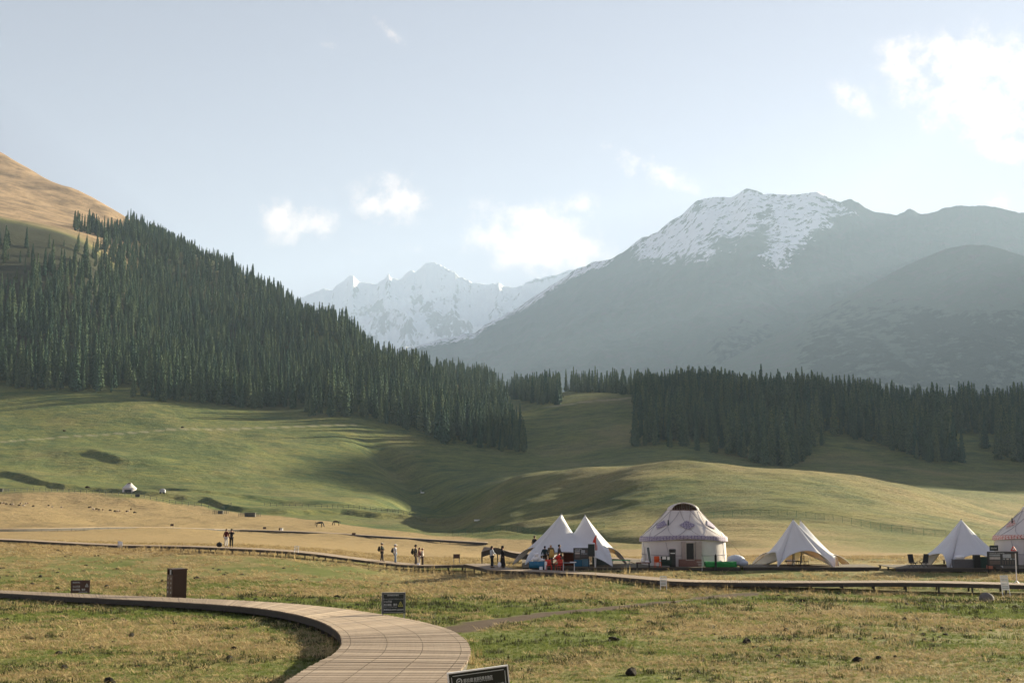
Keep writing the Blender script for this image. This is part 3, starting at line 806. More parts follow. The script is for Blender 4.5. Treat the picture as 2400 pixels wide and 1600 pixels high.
def spruce_crown(seed, H=26.0, Rm=2.5):
    """layered drooping branches: many small leaf faces round a narrow spire"""
    rr = random.Random(seed)
    V = []; Fc = []
    z = H * .05
    lean = rr.uniform(-.015, .015)
    while z < H * .985:
        t = z / H
        rad = Rm * (1 - t) ** .78 * (1.0 if t > .12 else .55 + .45 * t / .12) * rr.uniform(.72, 1.18) + .10
        nb = max(4, int(5 + 6 * (1 - t)))
        a0 = rr.uniform(0, 6.28)
        for k in range(nb):
            if rr.random() < .10: continue
            a = a0 + 6.283 * k / nb + rr.uniform(-.3, .3)
            r = rad * rr.uniform(.6, 1.15)
            dr = r * rr.uniform(.25, .62)
            w = .38 + .22 * r
            ca, sa = math.cos(a), math.sin(a)
            zt = z + rr.uniform(-.3, .3)
            p0 = (lean * zt + ca * .05, sa * .05, zt + .35)
            pm = (lean * zt + ca * r * .6, sa * r * .6, zt + .15 - dr * .35)
            pt = (lean * zt + ca * r, sa * r, zt - dr)
            sl = (pm[0] - sa * w, pm[1] + ca * w, pm[2] - .35 * w - rr.uniform(.1, .5))
            sr = (pm[0] + sa * w, pm[1] - ca * w, pm[2] - .35 * w - rr.uniform(.1, .5))
            i = len(V); V += [p0, sl, pt, sr, pm]
            Fc += [(i, i + 1, i + 4), (i, i + 4, i + 3), (i + 1, i + 2, i + 4), (i + 4, i + 2, i + 3)]
            # hanging side twigs
            for q in range(2):
                f = rr.uniform(.35, .95); ang = a + rr.uniform(-.45, .45)
                c, s = math.cos(ang), math.sin(ang)
                bx, by, bz = lean * zt + c * r * f, s * r * f, zt - dr * f * .8
                ww = .22 + .12 * r; hh = rr.uniform(.5, 1.1)
                i = len(V); th = rr.uniform(0, 3.14); cx, sy_ = math.cos(th) * ww, math.sin(th) * ww
                V += [(bx - cx, by - sy_, bz + .1), (bx + cx, by + sy_, bz + .1), (bx + c * .15, by + s * .15, bz - hh)]
                Fc.append((i, i + 1, i + 2))
        z += H * .0125 + .22 * (1 - t) + rr.uniform(0, .12)
    # leader
    i = len(V); V += [(lean * H - .12, 0, H * .955), (lean * H + .12, .05, H * .955), (lean * H, .1, H * .955), (lean * H, 0, H * 1.01)]
    Fc += [(i, i + 1, i + 3), (i + 1, i + 2, i + 3), (i + 2, i, i + 3)]
    return V, Fc
CROWNS = [spruce_crown(100 + i, 26.0, [2.9, 3.4, 2.5, 3.1, 3.9, 2.7][i]) for i in range(6)]
def trunk_geo():
    mb = MB(); mb.tube([(0, 0, -1.0), (0, 0, 1.2), (0, 0, 9), (0.05, 0, 20)], [.34, .28, .2, .06], 6)
    return mb
crown_me = []
for i, (V, Fc) in enumerate(CROWNS):
    me = bpy.data.meshes.new('crown'); me.from_pydata(V, [], Fc); me.materials.append(M_needle); me.update(); crown_me.append(me)
trunk_me = trunk_geo().mesh('trunk', M_bark, True)

def forest_points():
    k = 1.0204
    left = [(-700, 200), (150, 640), (200, 600), (270, 560), (300, 520), (330, 540), (400, 570), (500, 617), (600, 668), (700, 720), (800, 775), (900, 832), (985, 885), (1060, 912), (1120, 915), (1180, 950), (1195, 985), (1240, 1040), (1248, 1060), (1200, 1062), (1100, 1045), (1040, 1040), (1000, 1020), (930, 1000), (860, 985), (760, 975), (720, 990), (700, 960), (520, 955), (460, 945), (380, 940), (300, 925), (150, 915), (0, 912), (-900, 900), (-900, 400)]
    mid = [(1010, 895), (1130, 905), (1195, 925), (1200, 935), (1250, 945), (1315, 950), (1312, 925), (1250, 905), (1180, 890), (1080, 880)]
    row = [(1300, 905), (1420, 905), (1520, 912), (1530, 928), (1480, 925), (1400, 920), (1310, 917)]
    right = [(1488, 930), (1560, 920), (1700, 925), (1850, 930), (2000, 950), (2150, 955), (2250, 955), (2400, 965), (2700, 950), (3200, 900), (3400, 1050), (2800, 1110), (2440, 1112), (2360, 1108), (2300, 1112), (2230, 1108), (2170, 1095), (2130, 1060), (2060, 1050), (1990, 1045), (1900, 1045), (1885, 1090), (1850, 1094), (1790, 1090), (1720, 1065), (1650, 1062), (1560, 1048), (1500, 1052), (1484, 1040), (1490, 985)]
    res = []
    def fill(poly, dlo, dhi, step, keep, seed, thin=None):
        r2 = np.random.default_rng(seed)
        us = [p[0] for p in poly]
        alo, ahi = ray(min(us), 1150)[0], ray(max(us), 1150)[0]
        xs = np.arange(alo * dhi if alo < 0 else alo * dlo, (ahi * dhi if ahi > 0 else ahi * dlo), step)
        ys = np.arange(dlo, dhi, step)
        X, Y = np.meshgrid(xs, ys)
        X = X + r2.uniform(-.45, .45, X.shape) * step; Y = Y + r2.uniform(-.45, .45, X.shape) * step
        X = X.ravel(); Y = Y.ravel()
        Z = gz(X, Y)
        u, v = pix(X, Y, Z)
        ok = in_poly(u + 5 * fbm(X / 14, Y / 14, 2, seed), v + 5 * fbm(X / 17, Y / 17, 2, seed + 1), poly) & (r2.random(X.shape) < keep)
        if thin is not None: ok &= thin(X, Y, u, v, r2)
        res.append(np.stack([X[ok], Y[ok], Z[ok]], -1))
    def thin_left(X, Y, u, v, r2):
        d = np.full(X.shape, .9)
        # open, sparsely wooded turf high on the left
        up = sstep(v, 740, 620) * sstep(u, 400, 210)
        d = d * (1 - .74 * up)
        d = d * np.clip(1.0 + .9 * fbm(X / 60, Y / 90, 3, 99), .25, 1.2)
        return r2.random(X.shape) < d
    fill(left, 880, 2500, 8.4, .92, 11, thin_left)
    fill(mid, 880, 2600, 7.5, .9, 12, lambda X, Y, u, v, r2: (Y > 1000) & (Y < 1900))
    fill(row, 1150, 1700, 8.0, .9, 13)
    fill(right, 820, 1750, 7.6, .95, 14, lambda X, Y, u, v, r2: (fbm(X / 38, Y / 55, 3, 92) + .25 * fbm(X / 9, Y / 9, 2, 93) > -.06) | (Y > 1120))
    # a ridge-line stand left of the forest's top
    r2 = np.random.default_rng(5)
    ex = []
    for i in range(110):
        uu = r2.uniform(175, 330); vv = np.interp(uu, [175, 240, 330], [535, 552, 568]) + r2.uniform(-6, 6)
        p = pick(uu, vv, 1300, 2600); ex.append(tuple(p))
    for i in range(60):
        uu = r2.uniform(60, 300); vv = r2.uniform(570, 760)
        p = pick(uu, vv, 1200, 2600); ex.append(tuple(p))
    res.append(np.array(ex))
    return np.concatenate(res)
TP = forest_points()
_tr = np.random.default_rng(21)
_n = len(TP)
T_scl = _tr.uniform(.66, 1.22, _n) * np.where(_tr.random(_n) < .2, _tr.uniform(.45, .8, _n), 1.0) * (1 + .38 * fbm(TP[:, 0] / 30, TP[:, 1] / 60, 3, 91))
_lit = TP[:, 1] > 1700
T_scl = T_scl * np.interp(TP[:, 1], [850, 1150, 1300, 1700], [1.12, 1.06, .94, .88])
T_wid = T_scl * _tr.uniform(.85, 1.25, _n)
T_rot = _tr.uniform(0, 6.28, _n); T_var = _tr.integers(0, 6, _n)
uT, vT = pix(TP[:, 0], TP[:, 1], TP[:, 2])
order = np.argsort(TP[:, 1] + np.where((uT < 10) | (uT > 2390), 1e5, 0) - 90 * T_scl)
single = order[:300]
print('TREES', _n)
def tree_label(u, v):
    if u < 700: return ('narrow dark spruce at the lower edge of the forest on the left slope', 'spruces along the lower edge of the left forest')
    if u < 960: return ('narrow dark spruce on the forest edge above the stream gully', 'spruces on the forest edge above the gully')
    if u < 1300: return ('narrow dark spruce in the tongue of forest ending in the middle of the valley', 'spruces in the middle tongue of forest')
    if u < 1950: return ('hazy dark spruce in the front rows of the wood behind the round hill', 'spruces in the wood behind the round hill')
    return ('hazy dark spruce in the front rows of the wood at the right edge', 'spruces in the wood at the right edge')
for i in single:
    lb, gr = tree_label(uT[i], vT[i])
    e = thing('spruce_tree', (TP[i, 0], TP[i, 1], TP[i, 2] - .2), lb, 'tree', gr, rz=float(T_rot[i]))
    e.scale = (T_wid[i], T_wid[i], T_scl[i])
    link_mesh('crown', crown_me[T_var[i]], e); link_mesh('trunk', trunk_me, e)
rest = np.setdiff1d(np.arange(_n), single)
tb = trunk_geo()
templ = []
for V, Fc in CROWNS:
    tv = list(V) + [tuple(p) for p in tb.v]; k = len(V)
    templ.append((tv, list(Fc) + [tuple(q + k for q in f) for f in tb.f], [0] * len(Fc) + [1] * len(tb.f)))
fo = gn_scatter('forest', templ, [M_needle, M_bark], TP[rest] - np.array([0, 0, .2]),
           np.stack([np.zeros(len(rest)), np.zeros(len(rest)), T_rot[rest]], -1),
           np.stack([T_wid[rest], T_wid[rest], T_scl[rest]], -1), T_var[rest])
tag(fo, 'dense dark spruce forest covering the left mountain slope and the valley sides', 'forest', kind='stuff')
# ------------------------------------------------------------------ materials of the objects
def wood_mat(name, lo, hi, seam=True):
    m = bpy.data.materials.new(name); m.use_nodes = True
    t = m.node_tree; b = NB(t); bs = t.nodes['Principled BSDF']
    P = b.n('ShaderNodeTexCoord').outputs['Object']
    oi = b.n('ShaderNodeObjectInfo').outputs['Random']
    g = b.noise(b.vm('MULTIPLY', P, (1.2, 1.2, 1.2)), 3.0, 5, .6)
    g2 = b.noise(P, 22.0, 3, .6)
    f = b.m('ADD', b.m('MULTIPLY', oi, .55), b.m('MULTIPLY', g, .45))
    c = b.mix(f, lo, hi)
    c = b.mix(b.ss(g2, .4, .7, 0, .35), c, tuple(x * .55 for x in lo[:3]) + (1,))
    t.links.new(c, bs.inputs['Base Color'])
    bs.inputs['Roughness'].default_value = .82; bs.inputs['Specular IOR Level'].default_value = .25
    bp = b.n('ShaderNodeBump'); bp.inputs['Strength'].default_value = .5; bp.inputs['Distance'].default_value = .006
    t.links.new(g2, bp.inputs['Height']); t.links.new(bp.outputs[0], bs.inputs['Normal'])
    return m
M_plank = wood_mat('weathered_plank', (0.17, 0.13, 0.095, 1), (0.42, 0.335, 0.255, 1))
M_plank_dark = wood_mat('worn_platform_plank', (0.09, 0.075, 0.055, 1), (0.17, 0.14, 0.10, 1))
M_beam = wood_mat('dark_beam', (0.045, 0.042, 0.036, 1), (0.09, 0.082, 0.07, 1))
def fabric_mat(name, col, trans=.35, tcol=None):
    m = bpy.data.materials.new(name); m.use_nodes = True
    t = m.node_tree; b = NB(t)
    for n in list(t.nodes):
        if n.type == 'BSDF_PRINCIPLED': t.nodes.remove(n)
    o_ = [n for n in t.nodes if n.type == 'OUTPUT_MATERIAL'][0]
    d = b.n('ShaderNodeBsdfDiffuse'); tr = b.n('ShaderNodeBsdfTranslucent'); mx = b.n('ShaderNodeMixShader')
    P = b.n('ShaderNodeTexCoord').outputs['Object']
    n = b.noise(P, 1.1, 5, .6)
    c = b.mix(n, tuple(x * .88 for x in col) + (1,), tuple(min(1, x * 1.06) for x in col) + (1,))
    t.links.new(c, d.inputs[0]); tr.inputs[0].default_value = tuple(tcol or col) + (1,)
    bp = b.n('ShaderNodeBump'); bp.inputs['Strength'].default_value = .35; bp.inputs['Distance'].default_value = .08
    t.links.new(n, bp.inputs['Height']); t.links.new(bp.outputs[0], d.inputs['Normal'])
    mx.inputs[0].default_value = trans
    t.links.new(d.outputs[0], mx.inputs[1]); t.links.new(tr.outputs[0], mx.inputs[2]); t.links.new(mx.outputs[0], o_.inputs['Surface'])
    return m
M_tent = fabric_mat('tent_fabric', (.80, .83, .87), .22, (.62, .42, .16))
M_canvas = fabric_mat('yurt_canvas', (.64, .61, .59), .06, (.5, .45, .4))
M_white = simple_mat('white_paint', (.75, .75, .74), .5)
M_plastic_white = simple_mat('white_plastic', (.8, .8, .82), .35)
M_dark = simple_mat('black_metal', (.02, .022, .024), .5)
M_grey = simple_mat('grey_metal', (.25, .26, .27), .45, .3)
M_steel = simple_mat('galvanised_steel', (.42, .44, .45), .4, .5)
M_red = simple_mat('red_plastic', (.55, .035, .02), .45)
M_orange = simple_mat('orange_plastic', (.62, .10, .02), .45)
M_green = simple_mat('green_tarpaulin', (.02, .22, .05), .6, nz=.3, bump=.5, bdist=.03)
M_blue = simple_mat('blue_plastic', (.03, .16, .28), .4)
M_brownbin = simple_mat('brown_painted_steel', (.055, .028, .018), .5, nz=.15, nscale=3)
M_brownbin2 = simple_mat('brown_panel', (.085, .052, .038), .5)
M_signdark = simple_mat('dark_sign_face', (.022, .032, .034), .4)
M_signbrown = simple_mat('brown_sign_face', (.07, .04, .032), .5)
M_letter = simple_mat('pale_lettering', (.62, .66, .66), .6)
M_yellow = simple_mat('yellow_sign_print', (.52, .52, .12), .6)
M_skin = simple_mat('skin', (.42, .25, .17), .6)
M_hair = simple_mat('dark_hair', (.012, .009, .008), .6)
M_rope = simple_mat('rope', (.35, .28, .17), .9)
M_bagblack = simple_mat('black_nylon', (.015, .016, .018), .7)
_cm = {}
def cloth(col):
    k = tuple(col)
    if k not in _cm: _cm[k] = simple_mat('clothing', col, .9, nz=.15, nscale=10)
    return _cm[k]

def text_part(txt, size, mat, parent, loc, name='lettering', rot=(math.pi / 2, 0, 0), width=None):
    cu = bpy.data.curves.new('lettering', 'FONT'); cu.body = txt; cu.size = size; cu.extrude = .0015
    tmp = bpy.data.objects.new('lettering', cu)
    COL.objects.link(tmp)
    dg = bpy.context.evaluated_depsgraph_get()
    me = bpy.data.meshes.new_from_object(tmp.evaluated_get(dg))
    bpy.data.objects.remove(tmp)
    if width and len(me.vertices):
        xs = [v.co.x for v in me.vertices]; w = max(xs) - min(xs)
        if w > 0:
            k = width / w
            for v in me.vertices: v.co.x *= k
    me.materials.clear(); me.materials.append(mat)
    o = link_mesh(name, me, parent, loc)
    o.rotation_euler = rot
    return o

# ------------------------------------------------------------------ boardwalks
def resample(pts, step):
    pts = [Vector(p) for p in pts]
    out = [pts[0].copy()]; acc = 0.0
    for p, q in zip(pts[:-1], pts[1:]):
        L = (q - p).length; t = step - acc
        while t <= L:
            out.append(p.lerp(q, t / L)); t += step
        acc = (acc + L) % step if L else acc
        acc = L - (t - step)
    return out
def smooth(pts, n=3):
    pts = [Vector(p) for p in pts]
    for _ in range(n):
        q = [pts[0]]
        for a, b in zip(pts[:-1], pts[1:]):
            q += [a.lerp(b, .25), a.lerp(b, .75)]
        q.append(pts[-1]); pts = q
    return pts
WALKS = []
def boardwalk(L, Rr, label, n_single, step=.15, skirt=.20, post_every=2.0, seed=1, near_side='R', gap=.018, group=None):
    """L, Rr: matched edge points (world).  Planks run from edge to edge."""
    rr = random.Random(seed)
    Ls, Rs = smooth(L), smooth(Rr)
    mid = [(a + b) / 2 for a, b in zip(Ls, Rs)]
    d = [0.0]
    for p, q in zip(mid[:-1], mid[1:]): d.append(d[-1] + (q - p).length)
    n = int(d[-1] / step)
    tt = np.linspace(0, d[-1], n + 1)
    def interp(arr, t):
        A = np.array([tuple(p) for p in arr])
        return np.stack([np.interp(t, d, A[:, i]) for i in range(3)], -1)
    LL, RR = interp(Ls, tt), interp(Rs, tt)
    WALKS.append((LL + RR) / 2)
    base = (LL + RR)[n // 2] / 2
    root = thing('boardwalk', (0, 0, 0), label, 'boardwalk', group)
    g = gap / step
    planks = []
    for i in range(n):
        l0, l1, r0, r1 = LL[i], LL[i + 1], RR[i], RR[i + 1]
        l1 = l0 + (l1 - l0) * (1 - g); r1 = r0 + (r1 - r0) * (1 - g)
        e = rr.uniform(-.012, .02); dv = (r0 - l0); dv /= np.linalg.norm(dv)
        j = rr.uniform(-.006, .006)
        c = (l0 + r1) / 2
        top = [l0 - dv * e, r0 + dv * e, r1 + dv * e, l1 - dv * e]
        vs = [(*(p - c)[:2], p[2] - c[2] - .04) for p in top] + [(*(p - c)[:2], p[2] - c[2] + j) for p in top]
        fs = [(0, 3, 2, 1), (4, 5, 6, 7), (0, 1, 5, 4), (1, 2, 6, 5), (2, 3, 7, 6), (3, 0, 4, 7)]
        planks.append((c, vs, fs))
    idx = sorted(range(n), key=lambda i: planks[i][0][1] + (0 if abs(planks[i][0][0] / planks[i][0][1]) < .42 and planks[i][0][1] > 16 else 1e4))
    singles = set(idx[:n_single])
    for i in sorted(singles):
        c, vs, fs = planks[i]
        me = bpy.data.meshes.new('plank'); me.from_pydata(vs, [], fs); me.materials.append(M_plank)
        link_mesh('plank', me, root, tuple(c))
    mb = MB()
    for i in range(n):
        if i in singles: continue
        c, vs, fs = planks[i]
        mb._add([(v[0] + c[0], v[1] + c[1], v[2] + c[2]) for v in vs], fs)
    if mb.v:
        o = mb.build('planks' if False else 'decking', M_plank, root); o['kind'] = 'stuff'
    if n_single:
        mb = MB()
        for i in sorted(singles):
            for f in (.07, .36, .64, .93):
                for h in (.28, .72):
                    p = (LL[i] * (1 - f) + RR[i] * f) * (1 - h) + (LL[i + 1] * (1 - f) + RR[i + 1] * f) * h
                    mb.box((p[0], p[1], p[2] + .005), (.010, .010, .005))
        o = mb.build('screw', M_plank_dark, root); o['kind'] = 'stuff'
    # beams under both edges, joist down the middle, short posts
    for E, O in ((LL, RR), (RR, LL)):
        b1 = MB()
        idxs = list(range(0, n + 1, max(1, int(1.0 / step))))
        prev = None; rows_o = []; rows = []
        for i in idxs:
            dv = (O[i] - E[i]); dv[2] = 0; dv /= np.linalg.norm(dv)
            a = E[i] + dv * .06; c = E[i] + dv * .12
            rows.append([(a[0], a[1], a[2] - .042), (a[0], a[1], a[2] - .042 - skirt), (c[0], c[1], c[2] - .042 - skirt), (c[0], c[1], c[2] - .042), (a[0], a[1], a[2] - .042)])
        b1.grid(rows); b1.build('beam', M_beam, root)
    for E, O in ((LL, RR), (RR, LL)):
        for i in range(0, n + 1, max(1, int(post_every / step))):
            dv = (O[i] - E[i]); dv[2] = 0; dv /= np.linalg.norm(dv)
            p = E[i] + dv * .2; zg = float(gz(p[0], p[1])) - .1
            h = p[2] - .05 - zg
            if h < .05: continue
            if abs(p[0] / max(p[1], 1)) > .5 or p[1] < 14: continue
            pb = MB(); pb.box((0, 0, h / 2), (.1, .1, h)); pb.build('post', M_beam, root, loc=(p[0], p[1], zg))
    return root, LL, RR

def deck_D(u, v):
    a, s = ray(u, v); return 1.87 / (-s - .053)
def dk(u, v):
    return at(u, v, deck_D(u, v))
outer = [(-700, 1358), (-300, 1369), (0, 1382), (200, 1391), (400, 1399), (560, 1405.5), (680, 1413), (779, 1422), (895, 1438), (993, 1456), (1060, 1475), (1094, 1499), (1104, 1520), (1101, 1537), (1088, 1557), (1072, 1576), (1046, 1600), (960, 1690), (830, 1850)]
inner = [(-700, 1364), (-300, 1375), (0, 1388.5), (204, 1400), (408, 1409), (544, 1418), (622, 1425.5), (690, 1437), (750, 1453), (789, 1475), (799, 1489), (802, 1500), (800, 1513), (779, 1535), (738, 1553), (699, 1577), (664, 1600), (545, 1690), (360, 1850)]
boardwalk([dk(*p) for p in outer], [dk(*p) for p in inner], 'wide curved boardwalk of weathered planks sweeping through the foreground', 300, seed=3, skirt=.22)

def edge_walk(pts, width, label, n_single, seed, skirt=.2, post=2.2, back=True):
    """pts: near edge as (u, v, D)"""
    N = [at(*p) for p in pts]
    B = []
    for i, p in enumerate(N):
        t = (N[min(i + 1, len(N) - 1)] - N[max(i - 1, 0)]); t.z = 0; t.normalize()
        nrm = Vector((-t.y, t.x, 0))
        if nrm.y < 0: nrm = -nrm
        B.append(p + nrm * width)
    return boardwalk(N, B, label, n_single, seed=seed, skirt=skirt, post_every=post)
w2 = [(-500, 1254, 150), (-200, 1258, 145), (0, 1263, 140), (149, 1271.5, 137), (268, 1277.5, 134), (417, 1279, 128), (565, 1285, 124), (702, 1293, 121), (804, 1306, 119.5), (893, 1318, 119), (983, 1326, 116), (1072, 1323, 112), (1100, 1323, 110)]
edge_walk(w2, 2.0, 'long low boardwalk crossing the meadow behind the dark rubbish bin', 0, 5)
w3 = [(1085, 1321, 109), (1120, 1327, 106), (1150, 1336, 101), (1181, 1336, 100.5), (1213, 1337, 100), (1368, 1344, 97), (1457, 1352, 94), (1576, 1362, 90), (1700, 1364, 89.5), (1800, 1365, 89), (1938, 1365, 88.5), (2117, 1364, 87.5), (2240, 1366, 86.5), (2355, 1369, 86), (2600, 1375, 85), (2900, 1380, 84)]
edge_walk(w3, 2.2, 'boardwalk on short posts running in front of the white tents', 0, 6, skirt=.24)
w4 = []
for (u_, v_) in [(-300, 1243), (0, 1247), (300, 1239), (500, 1241), (700, 1249), (850, 1258), (1000, 1268), (1140, 1277)]:
    p_ = pick(u_, v_, 150, 330); w4.append(Vector((p_.x, p_.y, p_.z + .45)))
boardwalk(w4, [Vector((p.x + .3, p.y + 1.8, max(p.z, float(gz(p.x + .3, p.y + 1.8)) + .45))) for p in w4], 'thin dark far boardwalk crossing the straw plain in front of the horses', 0, seed=7, skirt=.4, post_every=4)
w5 = [(1129, 1292, 126), (1147, 1287, 126), (1163, 1281, 126.5), (1180, 1288, 127), (1200, 1295, 127), (1248, 1299, 126), (1340, 1303, 125), (1430, 1308, 123), (1515, 1313, 120)]
edge_walk(w5, 2.0, 'hump of boardwalk passing behind the twin peaked white tent', 0, 8, skirt=.5)

# ------------------------------------------------------------------ camp platform
PLAT_H = -6.08
def plat(u, D, dz=0.0):
    a, s = ray(u, 1300)
    return Vector((a * D, D, PLAT_H + dz))
def camp_platform(u0, u1, D0, D1, label):
    p0, p1 = plat(u0, D0), plat(u1, D0)
    root = thing('camp_platform', (0, 0, 0), label, 'platform')
    n = int((p1.x - p0.x) / .2)
    mb = MB()
    for i in range(n):
        x = p0.x + (i + .5) * (p1.x - p0.x) / n
        mb.box((x, (D0 + D1) / 2, PLAT_H - .03), ((p1.x - p0.x) / n - .012, D1 - D0, .05))
    o = mb.build('decking', M_plank_dark, root); o['kind'] = 'stuff'
    b = MB()
    b.box(((p0.x + p1.x) / 2, D0 + .05, PLAT_H - .17), (p1.x - p0.x, .06, .22)); b.build('beam', M_beam, root)
    k = int((p1.x - p0.x) / 2.2)
    for i in range(k + 1):
        x = p0.x + .1 + i * (p1.x - p0.x - .2) / k
        for y in (D0 + .25, (D0 + D1) / 2, D1 - .3):
            zg = float(gz(x, y)) - .15
            h = PLAT_H - .06 - zg
            if h > .05:
                q = MB(); q.box((0, 0, h / 2), (.12, .12, h)); q.build('post', M_beam, root, loc=(x, y, zg))
camp_platform(1225, 1735, 104, 116, 'low plank platform carrying the twin peaked tent and the big yurt')
camp_platform(1742, 2060, 104.5, 108.6, 'low plank platform under the middle star tent')
camp_platform(2100, 2330, 103, 108.2, 'low plank platform under the right hand tent')
camp_platform(2334, 2720, 103, 116, 'low plank platform under the red banded yurt')

# ------------------------------------------------------------------ tents
def star_tent(loc, peaks, boundary, label, rz=0, n=14, ropes=(), poles=None, concave=1.22, edge=True):
    """peaks: 1 or 2 (x,y,z); boundary: closed list of (x,y,z,s,kind): s = where on the ridge the cloth hangs from (0..1), kind 'foot' or 'arch'"""
    boundary = [((b[0], b[1], b[2] - (.40 if b[4] == 'foot' and b[1] > 1 else 0), b[3], b[4])) for b in boundary]
    root = thing('star_tent', loc, label, 'tent', 'white star-shaped tents of the camp', rz)
    P0 = Vector(peaks[0]); P1 = Vector(peaks[-1])
    sag = 0.46 if len(peaks) > 1 else 0
    def ridge(s):
        p = P0.lerp(P1, s)
        if len(peaks) > 1:
            L = (P1 - P0).length
            p.z -= (1 - abs(2 * s - 1) ** 1.15) * L * sag * 1.75
        return p
    nb = len(boundary)
    ring = []
    for i in range(nb):
        a = boundary[i]; b = boundary[(i + 1) % nb]
        A = Vector(a[:3]); B = Vector(b[:3])
        m = 10
        for k in range(m):
            t = k / m
            # arched hem between a foot and an arch top
            if a[4] == 'foot' and b[4] == 'arch': f = math.sin(t * math.pi / 2); g = 1 - math.cos(t * math.pi / 2)
            elif a[4] == 'arch' and b[4] == 'foot': f = 1 - math.cos(t * math.pi / 2); g = math.sin(t * math.pi / 2)
            else: f = g = t
            w = .5 * g + .5 * t if a[4] == 'foot' else .5 * g + .5 * t
            p = Vector((A.x + (B.x - A.x) * (t * .55 + .45 * g), A.y + (B.y - A.y) * (t * .55 + .45 * g), A.z + (B.z - A.z) * f))
            ring.append((p, a[3] + (b[3] - a[3]) * t))
    ring.append(ring[0])
    rows = []
    for k in range(n + 1):
        t = k / n
        row = []
        for (p, s) in ring:
            q = ridge(s); h = q.z - p.z
            z = p.z + h * (1 - t) ** concave
            row.append((q.x + (p.x - q.x) * t, q.y + (p.y - q.y) * t, z))
        rows.append(row)
    mb = MB(); mb.grid(rows)
    o = mb.build('canopy', M_tent, root, smooth=True)
    md = o.modifiers.new('thickness', 'SOLIDIFY'); md.thickness = .012
    e = MB(); e.tube([Vector(p) for p, s in ring], .022, 5, cap=False); e.build('hem', M_tent, root, smooth=True)
    for pk in peaks:
        q = MB(); q.tube([(pk[0], pk[1], 0), (pk[0], pk[1], pk[2] + .05)], .045, 8); q.build('pole', M_grey, root)
    for (a, b) in ropes:
        q = MB(); q.tube([a, b], .03, 5); q.build('rope', M_rope, root)
    return root
def px(du, D): return du * D / F
D_ = 108.0
# tent with two peaks side by side; local origin under the middle, 1 px = D/3000 m
def L1(u, v, y=0.0, D=108.0, u0=1345): return ((u - u0) * (D + y) / F, y, ((1150 - v) / F * (D + y) + 6.08))
t1 = [
 (*L1(1228, 1319, -3.0), 0.0, 'foot'), (*L1(1318, 1290, -2.4), .35, 'arch'), (*L1(1430, 1324, -3.2), 1.0, 'foot'),
 (*L1(1421, 1281, -.8), 1.0, 'arch'), (*L1(1470, 1309, 1.4), 1.0, 'foot'), (*L1(1425, 1290, 3.0), .9, 'arch'),
 (*L1(1400, 1322, 4.6), .8, 'foot'), (*L1(1345, 1285, 3.6), .5, 'arch'), (*L1(1285, 1322, 4.6), .2, 'foot'), (*L1(1262, 1285, 3.2), .05, 'arch'),
 (*L1(1205, 1310, 2.2), 0, 'foot'), (*L1(1258, 1280, 0), 0, 'arch')]
X0 = at(1345, 1300, 108).x
star_tent((X0, 108, PLAT_H), [L1(1317, 1203, 0), L1(1371, 1206, 0)], t1, 'white tent with two peaks side by side, people and red chairs in front', ropes=[(L1(1205, 1310, 2.2), (*L1(1189, 1317, 2.0)[:2], -.5)), (L1(1470, 1309, 1.4), (*L1(1513, 1321, .5)[:2], -.4))])
def L2(u, v, y=0.0, D=108.0, u0=1870): return L1(u, v, y, D, u0)
t2 = [
 (*L2(1804, 1325, -3.0), 0, 'foot'), (*L2(1875, 1287, -2.6), 0, 'arch'), (*L2(1935, 1330, -3.2), 0, 'foot'), (*L2(1942, 1300, -2.2), .0, 'arch'), (*L2(1957, 1330, -1.5), .6, 'foot'),
 (*L2(1950, 1296, .8), .7, 'arch'), (*L2(2022, 1331, 3.0), 1, 'foot'), (*L2(1925, 1292, 4.6), 1, 'arch'), (*L2(1890, 1328, 6.5), 1, 'foot'), (*L2(1850, 1292, 5.0), .8, 'arch'),
 (*L2(1776, 1322, 3.4), .5, 'foot'), (*L2(1813, 1291, 1.0), .2, 'arch'), (*L2(1785, 1300, -1.0), 0, 'foot'), (*L2(1806, 1291, -2.0), 0, 'arch')]
X0 = at(1870, 1300, 108).x
star_tent((X0, 108, PLAT_H), [L2(1856, 1216, -.8), L2(1891, 1218, 2.2)], t2, 'white tent between the two yurts, its second peak behind the first', ropes=[(L2(1785, 1300, -1.0), (*L2(1742, 1318, -1.2)[:2], -.35))])
def L3(u, v, y=0.0, D=107.0, u0=2256): return L1(u, v, y, D, u0)
t3 = [
 (*L3(2191, 1338, -3.0), 0, 'foot'), (*L3(2262, 1296, -2.6), 0, 'arch'), (*L3(2316, 1326, -3.2), 0, 'foot'), (*L3(2330, 1296, -1.0), 0, 'arch'), (*L3(2368, 1312, 1.2), 0, 'foot'),
 (*L3(2310, 1292, 3.2), 0, 'arch'), (*L3(2285, 1334, 4.8), 0, 'foot'), (*L3(2240, 1292, 3.6), 0, 'arch'), (*L3(2195, 1334, 4.0), 0, 'foot'), (*L3(2195, 1294, 1.8), 0, 'arch'),
 (*L3(2168, 1303, -.2), 0, 'foot'), (*L3(2190, 1294, -1.8), 0, 'arch')]
X0 = at(2256, 1300, 107).x
star_tent((X0, 107, PLAT_H), [L3(2256, 1216, 0)], t3, 'white single peaked tent at the right beside the red banded yurt', ropes=[(L3(2168, 1303, -.2), (*L3(2108, 1332, -.6)[:2], -.35))])

